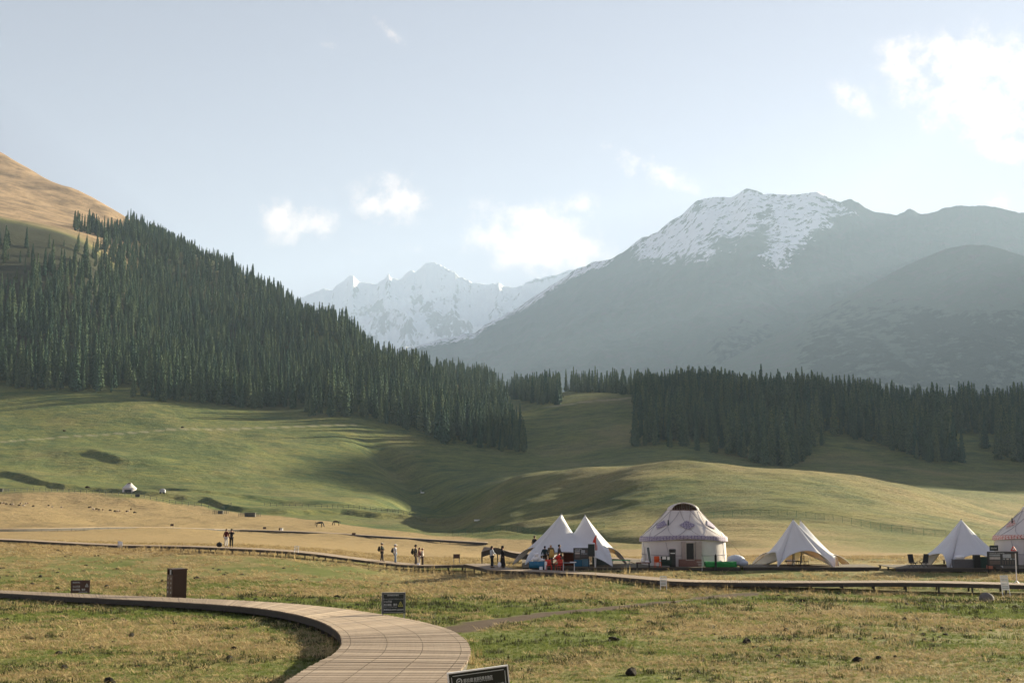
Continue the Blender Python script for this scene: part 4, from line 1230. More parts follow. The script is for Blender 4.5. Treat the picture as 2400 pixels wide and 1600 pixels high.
# ------------------------------------------------------------------ yurts
def band_mat(name, base, ink, scale):
    m = bpy.data.materials.new(name); m.use_nodes = True
    t = m.node_tree; b = NB(t); bs = t.nodes['Principled BSDF']
    P = b.n('ShaderNodeTexCoord').outputs['Object']
    s = b.n('ShaderNodeSeparateXYZ'); t.links.new(P, s.inputs[0])
    ang = b.m('ARCTAN2', s.outputs[1], s.outputs[0])
    q = b.xyz(b.m('MULTIPLY', ang, scale), b.m('MULTIPLY', s.outputs[2], 5.0), 0.0)
    vo = b.n('ShaderNodeTexVoronoi', feature='DISTANCE_TO_EDGE'); vo.inputs['Scale'].default_value = 1.4; vo.inputs['Randomness'].default_value = .35
    t.links.new(q, vo.inputs['Vector'])
    w = b.m('SINE', b.m('MULTIPLY', ang, scale * 6.0))
    z = b.m('SINE', b.m('MULTIPLY', s.outputs[2], 22.0))
    f = b.m('ADD', b.ss(vo.outputs['Distance'], .06, .16), b.m('MULTIPLY', b.m('MULTIPLY', w, z), .5))
    c = b.mix(b.ss(f, .35, .65), ink, base)
    t.links.new(c, bs.inputs['Base Color']); bs.inputs['Roughness'].default_value = .9
    return m
M_purple = band_mat('purple_patterned_felt', (.36, .33, .40, 1), (.13, .10, .19, 1), 9)
M_redband = band_mat('red_patterned_felt', (.62, .52, .48, 1), (.38, .05, .035, 1), 9)
M_brick = simple_mat('faded_patterned_cloth', (.20, .11, .09), .9, nz=.5, nscale=12)
M_lattice = simple_mat('brown_wood_lattice', (.12, .06, .035), .8)
def yurt(loc, R_, label, band, s=1.0, rz=0, seed=1, detail=True, group='yurts of the camp'):
    root = thing('yurt', loc, label, 'yurt', group, rz)
    rr = random.Random(seed)
    def wob(t, z): return 1 + .008 * math.sin(7 * t + z * 3) + .006 * math.sin(17 * t + 1.3 + z)
    def surf(prof, n=96, zfun=None):
        rows = []
        for (r, z) in prof:
            row = []
            for k in range(n + 1):
                t = 2 * math.pi * k / n
                zz = zfun(t, z) if zfun else z
                row.append((r * wob(t, z) * math.cos(t), r * wob(t, z) * math.sin(t), zz))
            rows.append(row)
        return rows
    wh = 2.25 * s
    def lift(t):      # the eave cloth is drawn up over the door, which faces -Y
        d = math.atan2(math.sin(t + math.pi / 2), math.cos(t + math.pi / 2))
        return .38 * s * math.exp(-(d / .85) ** 2)
    mb = MB(); mb.grid(surf([(R_, -.02), (R_ * 1.0, .8 * s), (R_ * .995, 1.6 * s), (R_ * .985, wh)])); mb.build('wall', M_canvas, root, smooth=True)
    prof = [(R_ * 1.035, 2.0 * s), (R_ * 1.03, 2.25 * s), (R_ * .985, 2.50 * s), (R_ * .92, 2.78 * s), (R_ * .80, 3.2 * s), (R_ * .675, 3.65 * s), (R_ * .55, 4.1 * s), (R_ * .45, 4.5 * s), (R_ * .375, 4.82 * s)]
    mb = MB(); mb.grid(surf(prof, zfun=lambda t, z: z + lift(t) * max(0, 1 - (z - 2.0 * s) / (1.2 * s)) * .9)); mb.build('roof', M_canvas, root, smooth=True)
    mb = MB(); mb.grid(surf([(R_ * 1.048, 2.02 * s), (R_ * 1.045, 2.30 * s), (R_ * 1.02, 2.48 * s)], zfun=lambda t, z: z + lift(t) * max(0, 1 - (z - 2.0 * s) / (1.2 * s)) * .9)); mb.build('patterned_band', band, root, smooth=True)
    # crown: bent cap of felt open towards the camera, with the lattice of the roof ring showing
    rc = R_ * .385; zb = 4.80 * s; hc = .64 * s; op = R(52)
    mb = MB(); rows = []
    for i in range(11):
        ph = i / 10 * math.pi * .5
        row = []
        for k in range(33):
            t = -math.pi / 2 + op + (2 * math.pi - 2 * op) * k / 32
            r = rc * math.cos(ph * .98)
            row.append((r * math.cos(t), r * math.sin(t), zb + hc * math.sin(ph)))
        rows.append(row)
    mb.grid(rows); o = mb.build('crown_cover', M_canvas, root, smooth=True)
    md = o.modifiers.new('thickness', 'SOLIDIFY'); md.thickness = .05
    arch = []
    for k in range(21):
        q_ = -1 + 2 * k / 20; ph = (1 - abs(q_)) * math.pi / 2 * .98
        t = -math.pi / 2 + math.copysign(op, q_ if q_ else 1)
        r = rc * math.cos(ph)
        arch.append((r * math.cos(t), r * math.sin(t) - .02, zb + hc * math.sin(ph) + .02))
    hoop = MB(); hoop.tube(arch, .05, 6); hoop.build('crown_hoop', M_canvas, root, smooth=True)
    q = MB(); q.lathe([(rc * .96, zb - .03), (rc * 1.0, zb + .05), (rc * .9, zb + .06), (0, zb + .06)], 32); q.build('crown_ring', M_lattice, root)
    for k in range(9):
        x = rc * (-.62 + 1.24 * k / 8)
        h = hc * math.sqrt(max(0, 1 - (x / rc) ** 2)) * .9
        q = MB(); q.tube([(x, -.12 - .1 * (1 - abs(x) / rc), zb), (x, .0, zb + h)], .03, 5); q.build('crown_slat', M_lattice, root)
    if detail:
        # tie ropes over the roof: crossing pairs
        def roofpt(t, f):
            r = [p[0] for p in prof]; z = [p[1] for p in prof]
            j = f * (len(prof) - 1); i = min(int(j), len(prof) - 2); a = j - i
            rad = (r[i] * (1 - a) + r[i + 1] * a) * wob(t, 0) + .035; zz = z[i] * (1 - a) + z[i + 1] * a + .03
            zz += lift(t) * max(0, 1 - (zz - 2.0 * s) / (1.2 * s)) * .9
            return (rad * math.cos(t), rad * math.sin(t), zz)
        nr = 10
        for k in range(nr):
            t0 = 2 * math.pi * (k + .5) / nr - math.pi / 2
            for sg in (-1, 1):
                q = MB(); q.tube([roofpt(t0 + sg * .62 * (1 - f), .15 + .83 * f) for f in [i / 10 for i in range(11)]], .016, 4); q.build('rope', M_purple_rope, root)
        for k in range(8):
            t0 = 2 * math.pi * (k + .3) / 8
            q = MB(); q.tube([((R_ + .03) * wob(t0, 1) * math.cos(t0), (R_ + .03) * wob(t0, 1) * math.sin(t0), 2.1 * s), ((R_ + .03) * math.cos(t0 + .12), (R_ + .03) * math.sin(t0 + .12), 0.1)], .014, 4); q.build('rope', M_purple_rope, root)
        q = MB(); q.tube([((R_ + .035) * wob(t, 1) * math.cos(t), (R_ + .035) * wob(t, 1) * math.sin(t), .92 * s) for t in [2 * math.pi * i / 48 for i in range(49)]], .02, 5); q.build('rope', M_purple_rope, root)
        # diamond patches on the roof
        for t0 in (-math.pi / 2 + .0, -math.pi / 2 - .95, -math.pi / 2 + 1.0):
            pts = []
            rows = []
            for i in range(9):
                f = .48 + .22 * i / 8; w = (1 - abs(i / 8 * 2 - 1)) * .27 + .002
                rows.append([roofpt(t0 + w * (k / 6 * 2 - 1), f) for k in range(7)])
            q = MB(); q.grid(rows); q.build('diamond_patch', band, root, smooth=True)
        # door
        dy = -R_ - .06
        q = MB(); q.box((-1.22 * s * .42, dy, 1.08 * s), (.34, .12, 2.1 * s)); q.box((.42 * s + .36, dy, 1.08 * s), (.5, .12, 2.1 * s)); q.build('door_surround', M_patch, root)
        q = MB(); q.box((.05, dy - .02, .32 * s), (1.9, .16, .62 * s)); q.build('door_mat_hanging', M_brick, root)
        q = MB()
        q.box((-.30, dy - .04, 1.28 * s), (.06, .14, 1.5 * s)); q.box((.36, dy - .04, 1.28 * s), (.06, .14, 1.5 * s)); q.box((.03, dy - .04, 2.05 * s), (.72, .14, .06)); q.box((.03, dy - .04, .56 * s), (.72, .14, .05))
        q.build('door_frame', M_white_wood, root)
        q = MB(); q.box((.03, dy - .03, 1.3 * s), (.60, .10, 1.46 * s)); q.build('door', M_dark, root)
    return root
M_purple_rope = simple_mat('grey_tie_rope', (.24, .22, .26), .9)
M_patch = simple_mat('patched_cloth', (.36, .31, .29), .9, nz=.3, nscale=9)
M_white_wood = simple_mat('pale_wood', (.42, .38, .33), .8)
YL = at(1603, 1327, 108.8); YL.z = PLAT_H
yr = yurt((YL.x, 108.8, PLAT_H), 3.52, 'big white yurt with purple patterned band and dark doorway', M_purple, .93)
q = MB(); q.tube([(-1.5, -1.95, 2.75), (-1.5, -1.97, 3.7)], .055, 8); q.tube([(-1.5, -1.95, 2.78), (-1.5, -1.95, 2.86)], .10, 8); q.build('chimney', M_dark, yr)
YR = at(2442, 1327, 110)
y2 = yurt((YR.x, 110, PLAT_H), 3.68, 'white yurt with red patterned band cut off at the right edge', M_redband, .93, rz=-.5, seed=2)
q = MB(); q.tube([(-2.0, -1.6, 2.6), (-2.0, -1.62, 3.8)], .055, 8); q.build('chimney', M_dark, y2)
for (a, b) in [((3.7, .3, 2.1), (5.0, -.3, .55))]:
    q = MB(); q.tube([a, b], .012, 4); q.build('guy_line', M_rope, yr)
# the little yurt far off on the left
p = pick(303, 1153, 400, 800)
sy = yurt((p.x, p.y, p.z - .1), 3.1, 'tiny white yurt alone beyond the fence on the far left', M_canvas, .78, detail=False, seed=4, group='yurts of the camp')
q = MB(); q.box((0.3, -3.15, .7), (3.2, .25, 1.1)); q.build('dark_opening', M_dark, sy)
# ------------------------------------------------------------------ people and animals
def skin_mesh(name, verts, edges, radii, mat, levels=1, extra=None):
    me = bpy.data.meshes.new(name); me.from_pydata(verts, edges, [])
    o = bpy.data.objects.new(name, me); COL.objects.link(o)
    me.materials.append(mat)
    md = o.modifiers.new('skin', 'SKIN'); md.use_smooth_shade = True
    if not me.skin_vertices: 
        me.attributes  # layer is created with the modifier below
    bpy.context.view_layer.update()
    if not len(me.skin_vertices):
        bpy.context.view_layer.objects.active = o
        bpy.ops.mesh.customdata_skin_add()
    sv = me.skin_vertices[0].data
    for i, r in enumerate(radii):
        sv[i].radius = (r, r) if not isinstance(r, tuple) else r
        sv[i].use_root = (i == 0)
    sb = o.modifiers.new('sub', 'SUBSURF'); sb.levels = levels; sb.render_levels = levels
    dg = bpy.context.evaluated_depsgraph_get()
    out = bpy.data.meshes.new_from_object(o.evaluated_get(dg))
    bpy.data.objects.remove(o)
    out.name = name
    out.materials.clear(); out.materials.append(mat)
    out.polygons.foreach_set('use_smooth', [True] * len(out.polygons))
    return out
def merge_mb(me, mb, mat=None):
    """append MB shapes to a mesh"""
    vs = [tuple(v.co) for v in me.vertices]; fs = [tuple(p.vertices) for p in me.polygons]
    k = len(vs); vs += mb.v; fs += [tuple(i + k for i in f) for f in mb.f]
    m2 = bpy.data.meshes.new(me.name); m2.from_pydata(vs, [], fs)
    for m in me.materials: m2.materials.append(m)
    m2.polygons.foreach_set('use_smooth', [True] * len(m2.polygons))
    return m2

def person(loc, rz, label, top, bottom, h=1.70, hair=(.012, .009, .008), arms=None, legs=(0.02, -0.02), robe=None, hat=None, long_hair=False, coat_len=0.0, shoe=(.03, .025, .02), group='people at the camp and on the boardwalks'):
    s = h / 1.70
    root = thing('person', loc, label, 'person', group, rz, s)
    # facing -Y.  arms: (elbow, hand) for left (+x) and right (-x)
    if arms is None: arms = [((.27, .03, 1.12), (.27, -.05, .86)), ((-.27, .03, 1.12), (-.27, -.05, .86))]
    (eL, hL), (eR, hR) = arms
    lf, rf = legs
    V = [(0, 0, .93), (0, .01, 1.15), (0, .01, 1.38), (0, 0, 1.47), (0, -.01, 1.55), (0, -.02, 1.66),
         (.17, .01, 1.39), eL, hL, (-.17, .01, 1.39), eR, hR,
         (.09, 0, .90), (.10, lf * .5 - .02, .50), (.10, lf, .09), (.10, lf - .14, .04),
         (-.09, 0, .90), (-.10, rf * .5 - .02, .50), (-.10, rf, .09), (-.10, rf - .14, .04)]
    E = [(0, 1), (1, 2), (2, 3), (3, 4), (4, 5), (2, 6), (6, 7), (7, 8), (2, 9), (9, 10), (10, 11), (0, 12), (12, 13), (13, 14), (14, 15), (0, 16), (16, 17), (17, 18), (18, 19)]
    Rd = [.12, .12, .14, .05, .085, .07, .055, .038, .028, .055, .038, .028, .08, .055, .036, .032, .08, .055, .036, .032]
    body = skin_mesh('body', V, E, Rd, M_skin)
    ex = MB()
    ex.blob((0, -.012, 1.60), (.078, .095, .112), 12)
    ex.blob((0, -.112, 1.59), (.014, .02, .022), 6)
    for hx in (hL, hR):
        sgn = 1 if hx[0] > 0 else -1
        for f in range(4):
            bx = hx[0] + (f - 1.5) * .014; L = (.075, .085, .08, .062)[f]
            ex.tube([(bx, hx[1], hx[2]), (bx, hx[1] - .012, hx[2] - L * .6), (bx, hx[1] - .028, hx[2] - L)], [.010, .009, .007], 5)
        ex.tube([(hx[0] - sgn * .02, hx[1] - .01, hx[2] + .01), (hx[0] - sgn * .045, hx[1] - .03, hx[2] - .035)], [.011, .008], 5)
    link_mesh('body', merge_mb(body, ex), root)
    # jacket
    V2 = [(0, 0, .90 - coat_len), (0, .01, 1.14), (0, .01, 1.37), (0, .0, 1.45), (.17, .01, 1.385), eL, tuple(np.array(hL) * .9 + np.array(eL) * .1), (-.17, .01, 1.385), eR, tuple(np.array(hR) * .9 + np.array(eR) * .1)]
    E2 = [(0, 1), (1, 2), (2, 3), (2, 4), (4, 5), (5, 6), (2, 7), (7, 8), (8, 9)]
    R2 = [.165, .16, .175, .07, .075, .06, .05, .075, .06, .05]
    link_mesh('jacket', skin_mesh('jacket', V2, E2, R2, cloth(top)), root)
    if robe:
        q = MB(); q.lathe([(.12, 1.36), (.17, 1.1), (.20, .8), (.25, .45), (.30, .12), (.27, .11), (.1, .13)], 18, sy=.8); q.build('skirt', cloth(bottom), root, smooth=True)
    else:
        V3 = [(0, 0, .95), (.09, 0, .88), (.10, lf * .5 - .02, .50), (.10, lf, .10), (-.09, 0, .88), (-.10, rf * .5 - .02, .50), (-.10, rf, .10)]
        link_mesh('trousers', skin_mesh('trousers', V3, [(0, 1), (1, 2), (2, 3), (0, 4), (4, 5), (5, 6)], [.145, .105, .082, .07, .105, .082, .07], cloth(bottom)), root)
    for sx, f in ((1, lf), (-1, rf)):
        q = MB(); q.blob((sx * .10, f - .06, .045), (.05, .135, .05), 8); q.build('shoe', cloth(shoe), root, smooth=True)
    if hair:
        q = MB(); q.blob((0, .015, 1.635), (.092, .105, .10), 12)
        if long_hair: q.blob((0, .07, 1.50), (.085, .055, .20), 10)
        q.build('hair', cloth(hair), root, smooth=True)
    if hat:
        q = MB(); kind, col = hat
        if kind == 'cap':
            q.lathe([(.0, 1.745), (.06, 1.735), (.098, 1.69), (.102, 1.655)], 14); q.box((0, -.14, 1.662), (.13, .12, .015))
        elif kind == 'brim':
            q.lathe([(0, 1.76), (.07, 1.755), (.095, 1.72), (.10, 1.67), (.20, 1.645), (.10, 1.66)], 16)
        else:
            q.blob((0, .01, 1.66), (.115, .125, .11), 12); q.blob((0, .07, 1.55), (.11, .07, .14), 8)
        q.build('hat', cloth(col), root, smooth=True)
    return root
def backpack(host, label, col=(.015, .016, .018), big=1.0):
    """worn on the back of a person but a thing of its own"""
    M = Matrix.Translation(host.location) @ Matrix.Rotation(host.rotation_euler.z, 4, 'Z') @ Matrix.Scale(host.scale.x, 4)
    p = M @ Vector((0, .26, 1.17))
    root = thing('backpack', p, label, 'backpack', 'backpacks carried by the walkers', host.rotation_euler.z)
    q = MB(); q.blob((0, 0, 0), (.17 * big, .11 * big, .26 * big), 12); q.build('pack', cloth(col), root, smooth=True)
    q = MB(); q.blob((0, .10 * big, -.06), (.12 * big, .05, .12 * big), 10); q.build('pocket', cloth(col), root, smooth=True)
    for sx in (-.1, .1):
        q = MB(); q.tube([(sx, -.05, .2), (sx * 1.2, -.22, .24), (sx * 1.3, -.42, .12), (sx * 1.2, -.38, -.12), (sx, -.1, -.18)], .018, 5); q.build('strap', cloth(col), root, smooth=True)
    return root
def onwalk(u, v, D): return at(u, v, D)
PI = math.pi
cam_arms = [((.24, -.12, 1.26), (.07, -.24, 1.52)), ((-.24, -.12, 1.26), (-.07, -.24, 1.52))]
fwd_arms = [((.25, -.06, 1.14), (.12, -.26, 1.10)), ((-.25, -.06, 1.14), (-.12, -.26, 1.10))]
person(onwalk(530, 1281.5, 125.2), PI * .9, 'person in dark red jacket and white trousers standing on the long boardwalk', (.09, .012, .012), (.62, .6, .58), 1.72, hat=None)
pc = person(onwalk(542, 1282, 125), PI * 1.1, 'person all in black raising both hands to the face beside the red jacket', (.012, .012, .014), (.012, .012, .014), 1.74, arms=cam_arms, hat=('cap', (.02, .02, .02)))
bp0 = thing('backpack', onwalk(514, 1281, 125.4), 'dark rucksack set down on the boardwalk left of the standing couple', 'backpack', 'backpacks carried by the walkers')
q = MB(); q.blob((0, 0, .22), (.3, .2, .24), 12, .08, 3); q.build('pack', M_bagblack, bp0, smooth=True)
q = MB(); q.tube([(-.1, 0, .42), (0, 0, .5), (.1, 0, .42)], .015, 5); q.build('handle', M_bagblack, bp0)
p1 = person(onwalk(895, 1316.5, 119.9), PI / 2, 'walker in dark green jacket and pale cap, leftmost of the boardwalk group', (.03, .045, .04), (.05, .045, .045), 1.74, legs=(.12, -.12), hat=('cap', (.5, .45, .36)), arms=fwd_arms)
backpack(p1, 'black rucksack on the back of the walker in dark green')
p2 = person(onwalk(926, 1320, 119.2), PI / 2 * .9, 'walker in light grey jacket and pale blue jeans on the boardwalk', (.42, .42, .46), (.20, .27, .36), 1.72, legs=(.06, -.1), hat=('cap', (.75, .75, .75)))
backpack(p2, 'dark rucksack on the back of the walker in light grey', (.04, .045, .055), .9)
p3 = person(onwalk(974, 1325, 117.6), PI / 2 * .95, 'tall person in black with brimmed hat, rear of the three walking together', (.012, .013, .016), (.10, .085, .07), 1.84, legs=(.05, -.12), hat=('brim', (.015, .015, .015)))
backpack(p3, 'big black rucksack on the back of the tall person in black', big=1.1)
person(onwalk(983, 1326, 117.1), PI / 2 * .8, 'long haired woman in brown between the black coat and the white top', (.13, .05, .04), (.42, .38, .34), 1.64, hair=(.05, .02, .012), long_hair=True, legs=(.08, -.08))
b_ = thing('handbag', onwalk(980, 1316.5, 116.7), 'small white shoulder bag hanging at the hip of the long haired woman', 'handbag')
q = MB(); q.blob((0, 0, -.2), (.15, .06, .12), 10); q.build('bag', M_plastic_white, b_, smooth=True)
q = MB(); q.tube([(-.08, 0, -.12), (0, .05, .45), (.08, 0, -.12)], .012, 5); q.build('strap', M_plastic_white, b_)
person(onwalk(990, 1325.5, 117.4), PI / 2 * 1.1, 'short person in white top and sun hat at the front of the three walkers', (.66, .60, .52), (.07, .055, .05), 1.58, legs=(.04, -.05), hat=('cap', (.6, .42, .3)))
person(onwalk(1153, 1330, 103), PI * .62, 'person in pale blue loose top and black trousers left of the black robe', (.46, .52, .58), (.014, .014, .016), 1.70, arms=fwd_arms, long_hair=True, coat_len=.10)
person(onwalk(1178, 1330, 103), PI * .45, 'woman in long black robe and veil standing beside the twin peaked tent', (.011, .011, .012), (.012, .012, .013), 1.68, hair=(.011, .011, .012), robe=True, hat=('scarf', (.011, .011, .012)))
b_ = thing('shoulder_bag', onwalk(1170.5, 1317, 102.7), 'white cloth bag hanging from the shoulder of the woman in black', 'bag')
q = MB(); q.blob((0, 0, -.18), (.15, .07, .22), 10, .05, 2); q.build('bag', M_plastic_white, b_, smooth=True)
q = MB(); q.tube([(-.06, 0, 0), (.1, .05, .62)], .022, 5); q.build('strap', M_plastic_white, b_)
person(onwalk(1253, 1298.5, 127.0), PI * .8, 'person in dark jacket and brown brimmed hat half hidden by the left tent edge', (.014, .014, .015), (.03, .03, .03), 1.76, hat=('brim', (.16, .12, .08)))
person(plat(1291, 104.9), .2, 'vendor in yellow overall and white headscarf behind the red chairs', (.13, .10, .055), (.03, .028, .025), 1.80, arms=fwd_arms, hat=('scarf', (.72, .72, .74)))
ap = thing('apron', plat(1293, 104.6) + Vector((0, -.02, 0)), 'yellow apron worn by the vendor behind the red chairs', 'apron')
q = MB(); q.grid([[(x * w, -.02 - .06 * math.cos(x * 1.5), z) for x in (-1, -.5, 0, .5, 1)] for z, w in ((1.40, .1), (1.25, .15), (1.0, .19), (.75, .2))]); o = q.build('cloth', cloth((.55, .36, .10)), ap, smooth=True)
md = o.modifiers.new('t', 'SOLIDIFY'); md.thickness = .02
person(plat(1277, 105.4), PI * .9, 'person in dark teal jacket left of the yellow vendor', (.02, .04, .045), (.02, .02, .02), 1.62)
person(plat(1311, 104.8), PI * .55, 'person in dark grey jacket facing the vendor, right of him', (.045, .045, .05), (.02, .02, .022), 1.76, arms=fwd_arms)

def horse(loc, rz, label, sc=1.0, col=(.018, .012, .010)):
    root = thing('horse', loc, label, 'horse', 'horses grazing on the straw plain', rz, sc)
    m = simple_mat('horse_coat', col, .6, nz=.2)
    # facing +X, grazing
    V = [(-.55, 0, 1.15), (0, 0, 1.08), (.50, 0, 1.12), (.72, 0, 1.15), (.95, 0, .85), (1.10, 0, .45), (1.12, 0, .30), (1.20, 0, .05),
         (-.62, .14, .98), (-.50, .15, .62), (-.68, .15, .42), (-.64, .15, .03),
         (-.62, -.14, .98), (-.42, -.15, .62), (-.56, -.15, .42), (-.50, -.15, .03),
         (.52, .13, .90), (.54, .14, .48), (.52, .14, .03), (.56, -.13, .90), (.64, -.14, .48), (.60, -.14, .03)]
    E = [(0, 1), (1, 2), (2, 3), (3, 4), (4, 5), (5, 6), (6, 7), (0, 8), (8, 9), (9, 10), (10, 11), (0, 12), (12, 13), (13, 14), (14, 15), (2, 16), (16, 17), (17, 18), (2, 19), (19, 20), (20, 21)]
    Rd = [.27, .29, .27, .2, .14, .12, .12, .07, .16, .09, .06, .05, .16, .09, .06, .05, .11, .065, .05, .11, .065, .05]
    link_mesh('body', skin_mesh('body', V, E, Rd, m), root)
    q = MB(); q.tube([(-.78, 0, 1.25), (-.92, 0, 1.0), (-.93, 0, .6), (-.9, 0, .45)], [.05, .08, .07, .01], 7); q.build('tail', M_hair, root, smooth=True)
    q = MB(); q.tube([(.62, 0, 1.36), (.92, 0, 1.06), (1.14, 0, .62)], [.04, .05, .03], 6); q.build('mane', M_hair, root, smooth=True)
    for sy_ in (-.06, .06):
        q = MB(); q.tube([(1.10, sy_, .52), (1.04, sy_ * 1.4, .66)], [.035, .008], 5); q.build('ear', m, root)
    return root
ph = pick(748, 1235, 250, 450)
horse(ph, .12, 'dark horse grazing head down to the right, nearer of the two', 1.2)
ph2 = pick(789, 1231, 250, 480)
horse(ph2, PI - .1, 'dark horse grazing head down to the left, farther of the two', 1.2, (.035, .018, .012))

def sheep_mesh(body, head, seed):
    rr = random.Random(seed)
    mb = MB(); mb.cur = 0
    mb.blob((0, 0, .52), (.46, .22, .24), 10, .08, seed); mb.cur = 1
    mb.tube([(.38, 0, .60), (.52, 0, .48), (.62, 0, .24)], [.11, .09, .06], 7)
    for x in (-.28, .28):
        for y in (-.11, .11): mb.tube([(x, y, .4), (x + rr.uniform(-.05, .05), y, 0)], [.05, .03], 5)
    return mb.mesh('sheep', [body, head], True)
M_wool = simple_mat('pale_wool', (.62, .52, .40), .95, nz=.2)
M_wool_dark = simple_mat('dark_brown_wool', (.035, .020, .012), .95, nz=.3)
M_wool_tan = simple_mat('tan_wool', (.30, .19, .11), .95, nz=.3)
SH = {'w': sheep_mesh(M_wool, M_wool, 1), 'd': sheep_mesh(M_wool_dark, M_wool_dark, 2), 't': sheep_mesh(M_wool_tan, M_wool, 3), 'b': sheep_mesh(M_wool_dark, M_wool, 4)}
shp = [(0, 1181, 'd'), (5, 1181, 'w'), (9, 1181, 't'), (14, 1183, 'd'), (25, 1184, 'd'), (30, 1184, 'w'), (45, 1186, 'd'), (48, 1182, 't'), (55, 1187, 'w'), (61, 1182, 'w'), (65, 1182, 't'), (78, 1188, 'd'),
       (114, 1187, 'b'), (122, 1190, 'w'), (144, 1191, 'w'), (209, 1191, 'd'), (213, 1190, 't'), (219, 1195, 'w'), (226, 1195, 'd'), (232, 1197, 'b'), (241, 1197, 't'), (258, 1198, 'd'), (269, 1200, 'd'), (276, 1200, 'w'), (281, 1200, 't'), (297, 1201, 'b'), (301, 1200, 'w'), (307, 1195, 'd'), (315, 1203, 'd')]
nm = {'w': 'cream sheep', 'd': 'dark brown sheep', 't': 'tan sheep', 'b': 'dark sheep with pale head'}
ordn = ['first', 'second', 'third', 'fourth', 'fifth', 'sixth', 'seventh', 'eighth', 'ninth', 'tenth', 'eleventh', 'twelfth', 'thirteenth', 'fourteenth', 'fifteenth']
cnt = [0, 0, 0]
for i, (u, v, k) in enumerate(shp):
    p = pick(u, v, 350, 620)
    fl = 0 if u < 100 else (1 if u < 180 else 2)
    flock = ['flock at the left edge', 'scattered few between the two flocks', 'right hand flock'][fl]
    o = link_mesh('sheep', SH[k], None, p, random.Random(i).choice([0, .4, -.5, PI, PI + .4, 2.3]))
    tag(o, '%s, %s from left in the %s' % (nm[k], ordn[cnt[fl]], flock), 'sheep', 'sheep scattered over the straw plain')
    cnt[fl] += 1

# ------------------------------------------------------------------ signs, bins, boards
def post_sign(loc, w, h, leg, label, face, frame, rz=0, tilt=0.0, lines=(), tri=None, cat='sign', roll=0.0, inset=True):
    """board of w x h on two legs; local -Y is the printed side"""
    root = thing('sign', loc, label, cat, None, rz)
    root.rotation_euler = (tilt, roll, rz)
    z0 = leg
    q = MB(); q.box((0, 0, z0 + h / 2), (w, .04, h)); q.build('board', face, root)
    for sx in (-1, 1):
        q = MB(); q.box((sx * (w / 2 - .02), .045, (z0 + h) / 2 - .15), (.04, .04, z0 + h + .3)); q.build('leg', frame, root)
    for sx in (-1, 1):
        q = MB(); q.box((sx * (w / 2 + .008), -.002, z0 + h / 2), (.016, .052, h + .03)); q.build('edge_strip', frame, root)
    q = MB(); q.box((0, -.002, z0 + h + .008), (w, .052, .016)); q.build('edge_strip', frame, root)
    if inset:
        q = MB(); t = .006; m_ = .035
        for (cx, cz, sx_, sz_) in ((0, z0 + h - m_, w - 2 * m_ - .03, t), (0, z0 + m_, w - 2 * m_ - .03, t), (-w / 2 + m_, z0 + h / 2, t, h - 2 * m_ - .03), (w / 2 - m_, z0 + h / 2, t, h - 2 * m_ - .03)):
            q.box((cx, -.0225, cz), (sx_, .004, sz_))
        q.build('printed_border', M_letter, root)
    for (txt, size, x, z, width) in lines:
        text_part(txt, size, M_letter, root, (x, -.0225, z0 + z), width=width)
    if tri:
        cx, cz, s, mt = tri
        q = MB()
        P = [Vector((cx - s / 2, -.024, z0 + cz)), Vector((cx + s / 2, -.024, z0 + cz)), Vector((cx, -.024, z0 + cz + s * 1.05))]
        for a, b in ((0, 1), (1, 2), (2, 0)): q.tube([P[a], P[b]], s * .055, 4)
        q.tube([(cx - s * .02, -.024, z0 + cz + s * .15), (cx + s * .03, -.024, z0 + cz + s * .45)], s * .07, 4)
        q.blob((cx + s * .03, -.024, z0 + cz + s * .56), (s * .06, .004, s * .06), 6)
        q.build('warning_symbol', mt, root)
    return root
D1s = 45.2
g = at(922, 1452, D1s); g.z = float(gz(g.x, g.y))
post_sign(g, .79, .70, .42, 'dark two-legged caution sign standing at the far edge of the curved boardwalk', M_signdark, M_steel, rz=.12, lines=[
    ('那拉提旅游风景区', .055, -.22, .60, .40), ('Please be careful when walking, do not climb', .032, -.36, .485, .70),
    ('小心行走', .085, -.34, .375, .28), ('禁止踩踏、攀爬', .085, -.34, .265, .46), ('No trampling', .03, -.34, .215, .44), ('救援电话:0999-5285099', .075, -.34, .10, .68)],
    tri=(.24, .24, .155, M_yellow))
em = MB(); em.lathe([(.028, -.002), (.028, .002), (.018, .002), (.018, -.002), (.028, -.002)], 16)
g2 = at(188, 1388, 76); g2.z = float(gz(g2.x, g2.y))
post_sign(g2, 1.05, .72, .32, 'small brown caution sign behind the boardwalk at the left', M_signbrown, M_signbrown, rz=.12, inset=False, lines=[
    ('那拉提风景区', .07, -.44, .58, .42), ('小心行走', .13, -.44, .33, .42), ('禁止踩踏、攀爬', .13, -.44, .15, .72), ('救援电话', .05, -.10, .04, .5)],
    tri=(.36, .36, .17, M_letter))
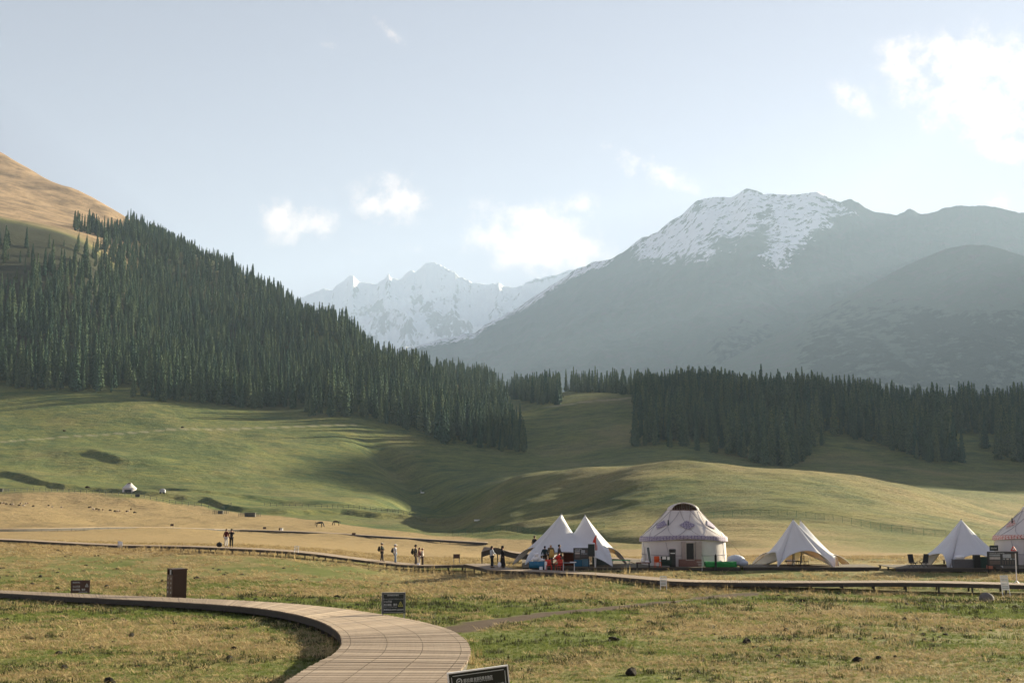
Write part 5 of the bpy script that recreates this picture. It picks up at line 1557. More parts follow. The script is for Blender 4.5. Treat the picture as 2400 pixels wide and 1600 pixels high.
# the tilted sign at the bottom edge of the picture
g3 = at(1132, 1705, 17.6); g3.z = float(gz(g3.x, g3.y)) + .055
rs = post_sign(g3, .80, .56, .20, 'leaning black sign with white edge cut off at the bottom of the picture', simple_mat('black_sign_face', (.014, .018, .017), .35), M_white, rz=.22, roll=-.10, lines=[
    ('那拉提', .058, -.21, .425, .13), ('旅游风景名胜区', .05, -.07, .432, .26), ('Scenic spot of grassland', .018, -.07, .412, .26),
    ('Tips for visitors, please keep safe', .030, -.10, .345, .44)])
q = MB(); q.lathe([(.040, -.002), (.040, .002), (.030, .002), (.030, -.002), (.040, -.002)], 20); o = q.build('emblem', M_letter, rs, loc=(-.265, -.024, .20 + .448)); o.rotation_euler = (PI / 2, 0, 0)
q = MB(); q.grid([[(-.018, -.026, .635), (.005, -.026, .645)], [(-.01, -.026, .655), (.022, -.026, .66)]]); o = q.build('emblem', M_letter, rs, loc=(-.265, 0, .0))

# twin-bin rubbish box
gb = at(413, 1400, 68.4)
rb = thing('rubbish_bin', (gb.x, 68.4, -(1.87 + .053 * 68.4) - .30), 'tall brown steel double rubbish bin standing behind the boardwalk', 'rubbish bin', None, -1.0)
Hb = 1.74
q = MB(); q.box((0, .02, Hb * .41), (.96, .72, Hb * .82)); q.box((0, .14, Hb * .895), (.96, .48, Hb * .15)); q.build('body', M_brownbin, rb)
q = MB(); q.box((0, -.36, Hb * .41), (.92, .04, Hb * .80)); q.build('door', M_brownbin2, rb)
q = MB(); q.box((0, -.115, Hb * .895), (.88, .03, Hb * .15)); q.build('recess', M_dark, rb)
q = MB(); q.box((0, .02, Hb * .985), (.98, .78, Hb * .03)); q.build('lid', M_brownbin, rb)
for x in (-.455, .455): q = MB(); q.box((x, -.22, Hb * .895), (.05, .30, Hb * .148)); q.build('jamb', M_brownbin, rb)
q = MB(); q.box((0, -.34, Hb * .895), (.08, .05, Hb * .145)); q.build('divider', M_letter, rb)
for x, t in ((-.30, '可回收物'), (.16, '其他垃圾')):
    for i, ch in enumerate(t): text_part(ch, .12, M_letter, rb, (x, -.384, 1.20 - i * .24))

def small_board(u, v, D, w, h, leg, label, mat, group=None, rz=0.0, name='sign'):
    p = pick(u, v, D * .6, D * 1.6)
    root = thing(name, p, label, 'sign', group, rz)
    q = MB(); q.box((0, 0, leg + h / 2), (w, .06, h)); q.build('board', mat, root)
    for sx in (-1, 1):
        q = MB(); q.box((sx * w * .42, .05, leg / 2), (.06, .05, leg)); q.build('leg', M_grey, root)
    return root
small_board(1070, 1321, 112, .66, .42, .55, 'small brown sign where the long boardwalk meets the platform', M_signbrown, rz=.1)
small_board(403, 1236, 300, .85, .55, .45, 'small grey-brown sign on the straw plain above the far boardwalk', M_signbrown)
small_board(620, 1243, 290, .8, .55, .4, 'small brown sign just left of the white faced bin', M_signbrown)
small_board(829, 1257, 260, .8, .5, .35, 'small brown sign right of and below the horses', M_signbrown)
small_board(322, 1166, 520, 1.8, 1.1, .3, 'dark notice board on the fence line below the small yurt', M_signdark)
p = pick(658, 1246, 200, 400)
r_ = thing('litter_bin', p, 'brown and white bin beside the far boardwalk', 'litter bin')
q = MB(); q.box((-.28, 0, .5), (.35, .5, 1.0)); q.build('body', M_brownbin, r_)
q = MB(); q.box((.22, 0, .5), (.62, .5, .95)); q.build('panel', M_white, r_)
q = MB(); q.box((.0, -.27, .9), (.9, .04, .12)); q.build('slot', M_dark, r_)
# white pennant
p = at(276, 1277, 133); r_ = thing('flag', (p.x, p.y, float(gz(p.x, p.y))), 'small white flag on a short stick at the long boardwalk', 'flag')
hgt = p.z - float(gz(p.x, p.y)) + .42
q = MB(); q.tube([(0, 0, 0), (0, 0, hgt)], .02, 5); q.build('pole', M_grey, r_)
q = MB(); q.grid([[(x, .03 * math.sin(x * 9), hgt - .62 * k - .10 * x) for x in (0, .12, .25, .38, .5)] for k in (0, .5, 1)]); o = q.build('cloth', M_white, r_, smooth=True)
o.modifiers.new('t', 'SOLIDIFY').thickness = .01

def notice_frame(loc, w, h, label, n=5, rz=0, lean=.12):
    root = thing('notice_stand', loc, label, 'stand', None, rz)
    for sx in (-1, 1):
        q = MB(); q.tube([(sx * w / 2, -lean, 0), (sx * w / 2 * .95, lean, h)], .025, 5); q.build('leg', M_white, root)
    for k in range(n):
        z = h * (.35 + .62 * k / (n - 1)); y = -lean + 2 * lean * z / h
        q = MB(); q.box((0, y, z), (w, .03, h * .07)); q.build('slat', M_letter if k % 2 else M_white, root)
    return root
notice_frame(at(695, 1294.5, 120.4), .38, .62, 'small white notice stand on the long boardwalk', 4)
w_ = at(1555, 1374, 88.5); w_.z = float(gz(w_.x, w_.y))
notice_frame(w_, .42, .95, 'little slatted notice stand in front of the big yurt boardwalk', 6)
w_ = at(2356, 1377, 84.5); w_.z = float(gz(w_.x, w_.y))
notice_frame(w_, .48, 1.35, 'white ladder-like rack leaning at the boardwalk on the far right', 8, lean=.2)

# ------------------------------------------------------------------ things on the platforms
def onp(u, D=104.6, dz=0): 
    p = plat(u, D); p.z += dz; return p
def chair(loc, rz, mat, label, group='plastic chairs at the tents'):
    r_ = thing('plastic_chair', loc, label, 'chair', group, rz)
    q = MB(); q.box((0, 0, .43), (.46, .44, .04)); q.build('seat', mat, r_)
    q = MB(); q.grid([[(x, .21 + .05 * (z - .43) - .05 * x * x * 4, z) for x in (-.22, -.1, 0, .1, .22)] for z in (.45, .6, .75, .88)]); o = q.build('backrest', mat, r_, smooth=True); o.modifiers.new('t', 'SOLIDIFY').thickness = .03
    for sx in (-.2, .2):
        for sy_ in (-.19, .19):
            q = MB(); q.tube([(sx, sy_, .42), (sx * 1.15, sy_ * 1.15, 0)], [.03, .022], 5); q.build('leg', mat, r_)
        q = MB(); q.box((sx * 1.15, 0, .64), (.05, .40, .03)); q.build('armrest', mat, r_)
    return r_
chair(onp(1286, 103.2, -.22), .1, M_red, 'red plastic chair in front of the yellow vendor')
chair(onp(1310, 103.4, -.22), -.5, M_red, 'red plastic chair right of the yellow vendor')
c3 = chair(onp(1300, 103.7, .35), 1.2, M_red, 'red plastic chair stacked on its side between the other two')
c3.rotation_euler = (.5, .9, 1.2)
chair(onp(1541, 104.0), .2, M_orange, 'orange plastic chair in front of the big yurt')
def table(loc, w, d, h, mat, label, rz=0, legm=None, cat='table'):
    r_ = thing('table', loc, label, cat, 'tables of the camp', rz)
    q = MB(); q.box((0, 0, h), (w, d, .04)); q.build('table_top', mat, r_)
    for sx in (-1, 1):
        for sy_ in (-1, 1):
            q = MB(); q.tube([(sx * w * .45, sy_ * d * .42, h - .02), (sx * w * .47, sy_ * d * .45, 0)], .02, 5); q.build('leg', legm or M_grey, r_)
    return r_
table(onp(1258, 103.6, -.2), 1.3, .7, .68, M_blue, 'blue topped table loaded with white plastic bags')
r_ = thing('tablecloth', onp(1258, 103.25, -.2), 'dark blue cloth hanging down the front of the loaded table', 'tablecloth')
q = MB(); q.grid([[(-.62 + 1.24 * k / 16, .03 * math.sin(k * 1.7), z) for k in range(17)] for z in (.70, .45, .2)]); o = q.build('cloth', M_blue, r_, smooth=True); o.modifiers.new('t', 'SOLIDIFY').thickness = .01
for i, (du, dz, sx, sz, lb) in enumerate([(-4, .0, .24, .2, 'white plastic bag on the left end of the blue table'), (3, .05, .2, .28, 'tall white plastic bag in the middle of the blue table'), (-1, .38, .2, .16, 'white plastic bag lying on top of the other bags'), (11, .0, .26, .12, 'flat white plastic bag on the right end of the blue table')]):
    tag(MB().blob((0, 0, sz), (sx, .2, sz), 10, .22, i + 5).build('plastic_bag', M_plastic_white, None, smooth=True, loc=onp(1258 + du, 103.55 + .1 * (i % 2), .50 + dz)), lb, 'bag', 'white plastic bags on the table')
r_ = tag(MB().lathe([(.0, .42), (.13, .42), (.15, 0), (.0, 0)], 12).build('bucket', M_plastic_white, None, loc=onp(1268, 103.0, -.3)), 'small white bucket on the ground before the blue table', 'bucket')
r_ = tag(MB().box((0, 0, .28), (.2, .2, .56)).box((0, 0, .58), (.1, .1, .08)).build('canister', M_plastic_white, None, loc=onp(1279, 103.1, -.1)), 'white canister left of the red chairs', 'canister')
table(onp(1333, 103.2, -.25), .95, .6, .66, M_grey, 'low folding table with crossed legs right of the red chairs', legm=M_white)
tag(MB().box((0, 0, .03), (.5, .35, .06)).build('tray', M_plastic_white, None, loc=onp(1343, 103.2, .43)), 'white tray on the right end of the folding table', 'tray')
tag(MB().blob((0, 0, .08), (.26, .2, .1), 8, .2, 2).build('cloth_bundle', M_patch, None, smooth=True, loc=onp(1350, 102.9, -.38)), 'pale pinkish cloth bundle on the ground by the folding table', 'bundle')
# information boards
def info_board(loc, w, h, leg, label, rz=0, big=True):
    r_ = thing('information_board', loc, label, 'board', None, rz)
    q = MB(); q.box((0, .03, leg + h / 2), (w, .05, h)); q.build('panel', M_boardgrey, r_)
    for sx in (-1, 1):
        q = MB(); q.box((sx * (w / 2 + .03), .03, (leg + h) / 2), (.06, .07, leg + h)); q.build('post', M_dark, r_)
    q = MB(); q.box((0, .03, leg + h + .03), (w + .12, .07, .05)); q.build('rail', M_dark, r_)
    rr = random.Random(int(w * 100))
    def pic(x, z, a, b, mt): q = MB(); q.box((x * w, -.004, leg + z * h), (a * w, .012, b * h)); q.build('picture', mt, r_)
    pic(-.27, .78, .36, .14, M_photo[0]); pic(-.27, .56, .36, .18, M_photo[1]); pic(.14, .72, .28, .28, M_photo[2]); pic(.38, .72, .16, .28, M_photo[3])
    for k in range(4): pic(.04 + .12 * k, .50, .08, .09, M_photo[k % 3])
    for k in range(6): pic(.0 + .085 * k, .25, .03, .30, M_photo[3])
    pic(-.27, .26, .36, .30, M_photo[3])
    text_part('草原风景 旅游须知', .09, M_letter, r_, (-.45 * w, -.004, leg + .90 * h), width=.5 * w)
    return r_
M_boardgrey = simple_mat('board_face', (.05, .055, .06), .5)
M_photo = [simple_mat('printed_picture', c, .5, nz=.5, nscale=6) for c in ((.30, .33, .35), (.42, .40, .38), (.36, .40, .44), (.12, .10, .09))]
info_board(onp(1362, 104.2), 1.12, .82, .66, 'grey picture board in front of the right half of the twin peaked tent')
r_ = thing('notice_board', onp(1386, 104.0), 'tall dark blank notice board on a white pole beside the picture board', 'board')
q = MB(); q.box((0, 0, 1.36), (.54, .05, .98)); q.build('board', M_signdark, r_)
q = MB(); q.tube([(.28, .03, 0), (.28, .03, 1.86)], .035, 8); q.build('pole', M_white, r_)
r_ = thing('red_flag', onp(1396, 104.3), 'red flag hanging furled on a thin pole before the twin peaked tent', 'flag')
q = MB(); q.tube([(.0, 0, 0), (.10, 0, 2.62)], .022, 6); q.build('pole', M_white, r_)
q = MB(); q.grid([[(.09 - f * w + .05 * math.sin(z * 5), .03 * math.sin(f * 9 + z * 4), z) for f in (0, .25, .5, .75, 1)] for z, w in ((2.55, .02), (2.4, .14), (2.15, .22), (1.98, .30), (1.93, .12), (1.7, .17), (1.45, .22), (1.34, .12))])
o = q.build('cloth', M_flagred, r_, smooth=True) if 'M_flagred' in globals() else q.build('cloth', simple_mat('red_flag_cloth', (.62, .07, .04), .8), r_, smooth=True)
o.modifiers.new('t', 'SOLIDIFY').thickness = .012
def crate(loc, s, mat, label, name='crate', group=None, rz=0, cat='crate'):
    r_ = thing(name, loc, label, cat, group, rz)
    w, d, h = s
    q = MB(); q.box((0, 0, h / 2), (w, d, h * .9), taper=1.03); q.build('body', mat, r_)
    q = MB(); q.box((0, 0, h * .97), (w * 1.07, d * 1.07, h * .06)); q.build('rim', mat, r_)
    for sx in (-.3, 0, .3):
        q = MB(); q.box((sx * w, -d / 2 * 1.03, h * .45), (.03, .03, h * .8)); q.build('rib', mat, r_)
    return r_
crate(onp(1355, 105.3), (.62, .5, .55), M_blue, 'blue plastic chest under the picture board, left one', 'chest', 'blue chests under the tent', cat='chest')
crate(onp(1373, 105.3), (.55, .5, .6), simple_mat('pale_blue_plastic', (.12, .26, .36), .5), 'paler blue plastic chest right of the other', 'chest', 'blue chests under the tent', cat='chest')
r_ = thing('serving_counter', onp(1336, 107), 'rusty red counter in the shade inside the twin peaked tent', 'counter')
q = MB(); q.box((0, 0, .5), (1.1, .6, 1.0)); q.build('body', simple_mat('rusty_red', (.16, .045, .02), .7), r_); q = MB(); q.box((0, 0, 1.02), (1.2, .7, .05)); q.build('counter_top', M_grey, r_)
r_ = thing('serving_counter', onp(1408, 107.5), 'grey green cabinet in the shade inside the right of the twin tent', 'counter')
q = MB(); q.box((0, 0, .4), (1.4, .6, .8)); q.build('body', simple_mat('grey_green_panel', (.10, .13, .13), .7), r_); q = MB(); q.box((0, 0, .82), (1.5, .7, .04)); q.build('counter_top', M_grey, r_)
table(onp(1455, 105.5), 1.5, .8, .5, M_green, 'low green covered table between the tent and the big yurt')
r_ = thing('low_table', onp(1507, 103.9), 'low dark red table with crockery left of the orange chair', 'table', 'tables of the camp')
q = MB(); q.box((0, 0, .38), (1.1, .6, .06)); q.build('table_top', simple_mat('dark_red_wood', (.10, .025, .02), .6), r_)
for sx in (-.48, .48):
    for sy_ in (-.25, .25):
        q = MB(); q.box((sx, sy_, .18), (.06, .06, .36)); q.build('leg', M_dark, r_)
for i, (du, h, w, lb) in enumerate([(-2, .34, .10, 'tall white thermos standing on the dark red table'), (8, .12, .13, 'white bowl stack on the dark red table'), (12, .08, .1, 'small white bowl at the right end of the dark red table')]):
    tag(MB().lathe([(0, h), (w * .5, h), (w * .8, h * .8), (w, h * .4), (w * .9, 0), (0, 0)], 12).build('thermos' if i == 0 else 'bowl', M_plastic_white, None, smooth=True, loc=onp(1507 + du, 103.8, .42)), lb, 'thermos' if i == 0 else 'bowl')
r_ = thing('mirror', onp(1525, 104.6), 'tall narrow mirror in white frame leaning on the yurt wall', 'mirror', None, .1)
r_.rotation_euler = (-.10, -.12, .1)
q = MB(); q.box((0, 0, .95), (.20, .03, 1.25)); q.build('glass', simple_mat('dark_glass', (.06, .08, .07), .15, spec=.6), r_)
q = MB()
for (x, z, w, h) in ((-.13, .95, .05, 1.36), (.13, .95, .05, 1.36), (0, 1.605, .2, .05), (0, .295, .2, .05)): q.box((x, 0, z), (w, .06, h))
q.build('frame', M_white, r_)
r_ = thing('stove', onp(1576, 104.3), 'black upright stove cabinet by the yurt door', 'stove')
q = MB(); q.box((0, 0, .62), (.46, .42, 1.2)); q.build('body', M_dark, r_)
q = MB(); q.box((0, -.22, 1.12), (.36, .03, .08)); q.build('grille', M_letter, r_)
q = MB(); q.lathe([(.26, 1.22), (.28, 1.25), (.28, 1.40), (.24, 1.44), (0, 1.45)], 14); q.build('lid', M_dark, r_)
r_ = thing('cardboard_sign', onp(1560, 104.0, .55), 'pair of white paper notices on a dark cloth left of the stove', 'sign')
q = MB(); q.box((-.12, 0, .2), (.3, .02, .22)); q.build('paper', M_white, r_)
q = MB(); q.box((.22, 0, .17), (.2, .02, .24)); q.build('paper', M_white, r_)
q = MB(); q.box((.05, .05, -.05), (.85, .06, .75)); q.build('backing', simple_mat('dark_green_cloth', (.015, .03, .025), .9), r_)
r_ = thing('gate_post', onp(1677, 103.6, -.25), 'dark wooden post standing right of the yurt door', 'post')
q = MB(); q.box((0, 0, .62), (.16, .12, 1.24)); q.build('shaft', M_dark, r_); q = MB(); q.box((0, 0, 1.29), (.10, .08, .1), taper=.3); q.build('cap', M_dark, r_)
r_ = thing('clothes_rack', onp(1645, 103.4, -.25), 'thin pale rack with crossbars before the yurt', 'rack')
q = MB(); q.tube([(0, 0, 0), (0, 0, 1.12)], .018, 5); q.build('pole', M_letter, r_)
for z, w in ((.72, .42), (.56, .30), (.42, .3)): q = MB(); q.tube([(-w, 0, z), (w * .3, 0, z)], .012, 4); q.build('bar', M_letter, r_)
r_ = thing('bench', onp(1688, 104.4), 'long low bench covered with bright green cloth by the yurt', 'bench')
q = MB(); rows = []
for i in range(9):
    y = [-.36, -.37, -.35, -.2, 0, .2, .35, .36, .36][i]; z = [.03, .22, .4, .44, .44, .44, .4, .2, .03][i]
    rows.append([(-1.25 + 2.5 * k / 24, y + .015 * math.sin(k * 2.1), z + .012 * math.sin(k * 1.3 + i)) for k in range(25)])
q.grid(rows); q.build('cloth', M_green, r_, smooth=True)
q = MB(); q.box((0, 0, .2), (2.4, .6, .36)); q.build('seat_box', M_dark, r_)
r_ = tag(MB().blob((0, 0, .42), (.78, .5, .44), 14, .07, 9).blob((.55, -.1, .2), (.5, .4, .26), 12, .07, 4).build('covered_heap', simple_mat('pale_blue_sheet', (.52, .58, .68), .7, nz=.2, bump=.8, bdist=.1), None, smooth=True, loc=onp(1724, 107.0)), 'heap under a pale blue white sheet at the right side of the big yurt', 'heap')
# inside the middle tent
table(onp(1857, 107), 1.2, .7, .34, M_dark, 'low dark table inside the middle tent')
tag(MB().box((0, 0, .05), (.6, .4, .1)).build('tray', M_plastic_white, None, loc=onp(1853, 107, .36)), 'white tray on the low dark table in the middle tent', 'tray')
for i, (u, h, lb) in enumerate([(1858, 1.22, 'tallest dark stand pole in the middle tent, left of the three'), (1876, .78, 'short dark stand pole between the other two in the middle tent'), (1884, .86, 'dark stand pole at the right in the middle tent')]):
    r_ = thing('stand_pole', onp(u, 106.3), lb, 'pole', 'dark poles in the middle tent')
    q = MB(); q.tube([(0, 0, 0), (0, 0, h)], .035, 6); q.build('shaft', M_dark, r_); q = MB(); q.lathe([(0, .05), (.16, .04), (.17, 0)], 12); q.build('foot', M_dark, r_)
for u, lb in ((1868, 'low dark stool left of centre in the middle tent'), (1890, 'low dark stool under the right stand pole in the middle tent')):
    r_ = thing('stool', onp(u, 107.4), lb, 'stool', 'low stools in the middle tent')
    q = MB(); q.lathe([(0, .3), (.2, .3), (.2, .26), (0, .26)], 12); q.build('seat', M_dark, r_)
    for k in range(3): q = MB(); q.tube([(.14 * math.cos(k * 2.1), .14 * math.sin(k * 2.1), .27), (.18 * math.cos(k * 2.1), .18 * math.sin(k * 2.1), 0)], .015, 4); q.build('leg', M_dark, r_)
r_ = thing('parasol', onp(1880, 109.5), 'black parasol opened under the middle tent', 'parasol')
q = MB(); q.lathe([(0, 1.72), (.1, 1.62), (.75, 1.46), (.74, 1.44), (.1, 1.58)], 14); q.build('canopy', M_dark, r_); q = MB(); q.tube([(0, 0, 0), (0, 0, 1.7)], .02, 5); q.build('pole', M_dark, r_)
# at the right hand tent
def folding_chair(loc, rz, label):
    r_ = thing('folding_chair', loc, label, 'chair', 'black folding chairs', rz)
    q = MB(); q.box((0, 0, .36), (.55, .5, .05)); q.build('seat', M_bagblack, r_)
    q = MB(); q.box((0, .26, .72), (.55, .05, .66), rx=-.2); q.build('backrest', M_bagblack, r_)
    for sx in (-.25, .25): q = MB(); q.tube([(sx, -.22, 0), (sx, .2, .5)], .02, 5); q.tube([(sx, .24, 0), (sx, -.2, .5)], .02, 5); q.build('leg', M_dark, r_)
    return r_
folding_chair(onp(2140, 103.9), .5, 'black folding chair left of the right hand tent, taller in view')
folding_chair(onp(2164, 104.2), -1.1, 'black folding chair turned aside, nearer the right hand tent')
r_ = thing('serving_counter', onp(2256, 103.9, -.1), 'long grey counter under the right hand tent', 'counter')
q = MB(); q.box((0, 0, .36), (1.6, .6, .72)); q.build('body', simple_mat('grey_panel', (.11, .11, .115), .6, nz=.3), r_)
q = MB(); q.box((0, 0, .74), (1.7, .68, .04)); q.build('counter_top', M_grey, r_)
tag(MB().blob((0, 0, .15), (.42, .26, .17), 12, .18, 3).build('plastic_bag', M_plastic_white, None, smooth=True, loc=onp(2249, 103.8, .66)), 'big white plastic bag lying on the grey counter', 'bag', 'white plastic bags on the table')
for u, h, w, mt, lb in ((2288, 1.05, .5, M_dark, 'tall black box at the right end of the grey counter'), (2304, .9, .6, simple_mat('dark_green_bag', (.03, .06, .05), .8, nz=.4), 'dark green bulky bag beside the tall black box')):
    r_ = thing('equipment_box', onp(u, 103.6, -.1), lb, 'box')
    q = MB(); q.box((0, 0, h / 2), (w, .5, h), taper=.93); q.build('body', mt, r_); q = MB(); q.box((0, 0, h + .03), (w * .9, .45, .06)); q.build('lid', mt, r_)
crate(onp(2318, 102.9, -.05), (.38, .3, .28), simple_mat('pale_red_plastic', (.5, .2, .14), .6), 'small pale red crate left of the framed picture board', cat='crate')
info_board(onp(2350, 101.5, -.35), 2.3, 1.05, .62, 'framed brown picture board before the red banded yurt')
r_ = thing('plaque', onp(2330, 101.4, 1.45), 'dark square plaque on top of the framed picture board', 'plaque')
q = MB(); q.box((0, 0, .2), (.66, .05, .42)); q.build('board', M_signdark, r_); text_part('游客须知', .12, M_letter, r_, (-.26, -.03, .14))
r_ = thing('warning_triangle', onp(2376, 101.4, 1.45), 'red warning triangle on the right top of the framed picture board', 'sign')
q = MB(); P = [Vector((-.2, 0, 0)), Vector((.2, 0, 0)), Vector((0, 0, .33))]
for a, b in ((0, 1), (1, 2), (2, 0)): q.tube([P[a], P[b]], .035, 4)
q.build('triangle', M_red, r_); q = MB(); q.tube([(0, 0, .08), (0, 0, .2)], .025, 4); q.build('mark', M_white, r_)
w_ = at(2383, 1366, 87.5)
r_ = thing('white_stand', w_, 'white pole on a splayed foot standing on the right end of the boardwalk', 'stand')
q = MB(); q.tube([(0, 0, .1), (0, 0, 1.98)], .035, 8); q.build('pole', M_white, r_)
for k in range(4): q = MB(); q.tube([(0, 0, .18), (.2 * math.cos(k * 1.57 + .4), .2 * math.sin(k * 1.57 + .4), 0)], .025, 5); q.build('foot', M_white, r_)

# ------------------------------------------------------------------ fences and far pens
def fence(pts, every, h, label, mat, netmat=None, sub=None, rails=2, thick=.05):
    """pts: (u, D) line on the ground"""
    W_ = []
    for (u, D) in pts:
        a = ray(u, 1160)[0]; W_.append(Vector((a * D, D, 0)))
    L = resample(W_, every)
    root = thing('fence', (0, 0, 0), label, 'fence')
    tops = []
    pm = MB().box((0, 0, h / 2 - .1), (thick, thick, h + .2)).mesh('post', mat)
    for p in L:
        z = float(gz(p.x, p.y)); link_mesh('post', pm, root, (p.x, p.y, z)); tops.append(Vector((p.x, p.y, z)))
    for k in range(rails):
        q = MB(); hh = h * (k + 1) / rails * .95
        q.tube([t + Vector((0, 0, hh)) for t in tops], thick * .35, 4, cap=False); q.build('wire', mat, root)
    if netmat:
        q = MB(); q.grid([[tuple(t + Vector((0, .06, 0))) for t in tops], [tuple(t + Vector((0, .06, h))) for t in tops]]); q.build('netting', netmat, root)
    return root
M_fence = simple_mat('fence_post_grey', (.12, .13, .11), .9)
fence([(-120, 560), (0, 545), (100, 540), (200, 532), (330, 525), (480, 515), (560, 520)], 3.0, 1.5, 'long thin wire fence along the far edge of the straw plain', M_fence, thick=.16)
fence([(620, 560), (760, 545), (900, 520), (1010, 500)], 3.4, 1.5, 'thin wire fence on the green slope right of the pens', M_fence, thick=.13)
def net_mat():
    m = bpy.data.materials.new('green_netting'); m.use_nodes = True
    t = m.node_tree; b = NB(t); bs = t.nodes['Principled BSDF']; o_ = [n for n in t.nodes if n.type == 'OUTPUT_MATERIAL'][0]
    bs.inputs['Base Color'].default_value = (.03, .16, .10, 1); bs.inputs['Roughness'].default_value = .8
    tr = b.n('ShaderNodeBsdfTransparent'); mx = b.n('ShaderNodeMixShader')
    mx.inputs[0].default_value = .20
    t.links.new(tr.outputs[0], mx.inputs[1]); t.links.new(bs.outputs[0], mx.inputs[2]); t.links.new(mx.outputs[0], o_.inputs['Surface'])
    return m
M_net = net_mat()
M_fgreen = simple_mat('green_fence_post', (.03, .14, .09), .7)
fence([(1060, 330), (1180, 318), (1300, 300), (1420, 288)], 2.4, 1.5, 'green net fence on the slope left of the big yurt', M_fgreen, M_net, rails=1, thick=.035)
fence([(1650, 292), (1760, 296), (1900, 285), (2050, 272), (2200, 262), (2300, 255)], 2.4, 1.5, 'green net fence crossing the round hill on the right', M_fgreen, M_net, rails=1, thick=.035)
def pen(u, v, w, h, label, solid):
    p = pick(u, v, 250, 620)
    r_ = thing('animal_pen', p, label, 'pen', 'small pens on the straw plain')
    pm = MB().box((0, 0, h / 2), (.08, .08, h)).mesh('post', M_fence)
    for k in range(9):
        for y in (0, 2.5): link_mesh('post', pm, r_, (-w / 2 + w * k / 8, y, 0))
    for y in (0, 2.5):
        for z in (.35, .7, 1.0):
            q = MB(); q.tube([(-w / 2, y, h * z), (w / 2, y, h * z)], .03, 4); q.build('rail', M_fence, r_)
    q = MB(); q.box((solid[0], .8, solid[2] / 2), (solid[1], 1.4, solid[2])); q.build('shelter', simple_mat('shelter_board', (.10, .095, .085), .9), r_)
    q = MB(); q.box((solid[0], .8, solid[2] + .04), (solid[1] * 1.08, 1.6, .08)); q.build('shelter_roof', M_fence, r_)
    return r_
pen(515, 1204, 5.2, 1.3, 'small railed pen with a low grey shelter, left of the larger pen', (.2, 1.7, 1.1))
pen(583, 1211, 7.0, 1.4, 'railed pen with a dark grey board shelter in the middle of the plain', (.3, 3.6, 1.4))
pen(4, 1152, 4.5, 1.4, 'railed pen cut off by the left edge beyond the fence', (-.8, 2.0, 1.3))
# little things by the far yurt
p = pick(381, 1157, 450, 700)
r_ = thing('cart', p, 'pale covered cart parked right of the tiny far yurt', 'cart')
q = MB(); q.box((0, 0, 1.2), (2.3, 1.4, 1.2)); q.blob((0, 0, 1.8), (1.1, .7, .5), 10); q.build('cover', simple_mat('pale_tarp', (.4, .42, .45), .8), r_)
for sx in (-.8, .8): q = MB(); q.tube([(sx, -.8, .45), (sx, -.7, .45)], .45, 12); q.build('wheel', M_dark, r_)
q = MB(); q.box((0, 0, .55), (2.4, 1.3, .12)); q.build('bed', M_dark, r_)
def cattle(u, v, sc, label, D0=500, D1=1000):
    p = pick(u, v, D0, D1)
    return tag(link_mesh('cow', SH['d'], None, p, .3), label, 'cow', 'cattle on the far meadow'), p
for u, v, lb, a, b in ((204, 1146, 'dark cow on the green strip left of the tiny yurt', 500, 700), (150, 1012, 'tiny dark cow above the track on the left meadow', 700, 1000), (427, 1004, 'tiny dark cow beside the middle of the track', 700, 1050)):
    o, p = cattle(u, v, 2, lb, a, b); o.scale = (2.0, 2.0, 2.0)
p = pick(990, 1156, 500, 900)
r_ = thing('water_trough', p, 'tiny white trough at the mouth of the stream gully', 'trough')
q = MB(); q.box((0, 0, .5), (2.2, .8, .7)); q.build('basin', M_white, r_); q = MB(); q.tube([(-.9, 0, .5), (-.9, 0, 2.0)], .12, 5); q.build('pipe', M_white, r_)
p = pick(1118, 1221, 250, 520)
r_ = thing('water_trough', p, 'white trough in the shaded dip left of the twin peaked tent', 'trough')
q = MB(); q.box((0, 0, .3), (1.9, .7, .45)); q.build('basin', M_white, r_); q = MB(); q.box((0, 0, .55), (2.0, .8, .06)); q.build('rim', M_letter, r_)

# ------------------------------------------------------------------ boulder and clods
gr = pick(2312, 1410, 60, 100)
tag(MB().blob((0, 0, .18), (.42, .32, .34), 14, .10, 6).build('boulder', simple_mat('grey_stone', (.16, .15, .14), .9, nz=.3, bump=.8, bdist=.04), None, smooth=True, loc=gr), 'grey boulder in the meadow near the right edge', 'boulder')
M_clod = simple_mat('dark_earth_clod', (.022, .019, .013), .98, nz=.5, nscale=14, bump=1.0, bdist=.04)
clods = [(1435, 1502, 24), (1448, 1500, 14), (2010, 1550, 26), (2060, 1545, 20), (2098, 1541, 14), (1882, 1412, 18), (2120, 1453, 16), (2147, 1455, 16), (1842, 1479, 18), (1672, 1487, 10), (1690, 1508, 12), (1696, 1518, 10), (1480, 1582, 40), (1592, 1592, 12), (1636, 1576, 14), (1823, 1540, 16), (1412, 1518, 12), (2208, 1474, 14), (2360, 1405, 14), (2364, 1598, 18), (1578, 1415, 14), (1750, 1508, 30),
         (548, 1522, 18), (537, 1545, 22), (410, 1462, 10), (150, 1568, 24), (215, 1520, 14), (308, 1492, 22), (138, 1534, 20), (475, 1506, 9), (661, 1473, 8), (690, 1474, 14), (265, 1505, 10), (255, 1600, 30), (600, 1515, 10),
         (895, 1368, 10), (873, 1404, 14), (790, 1402, 18), (1050, 1426, 14), (1092, 1433, 12), (380, 1364, 12), (460, 1356, 14), (95, 1352, 12), (75, 1371, 14), (135, 1381, 14), (250, 1377, 16), (525, 1348, 10), (520, 1395, 12), (1165, 1373, 10), (1200, 1382, 9)]
cm = [MB().blob((0, 0, .25), (.5, .42, .42), 9, .28, s_).blob((.35, .1, .12), (.3, .3, .24), 8, .3, s_ + 9).mesh('clod', M_clod) for s_ in range(5)]
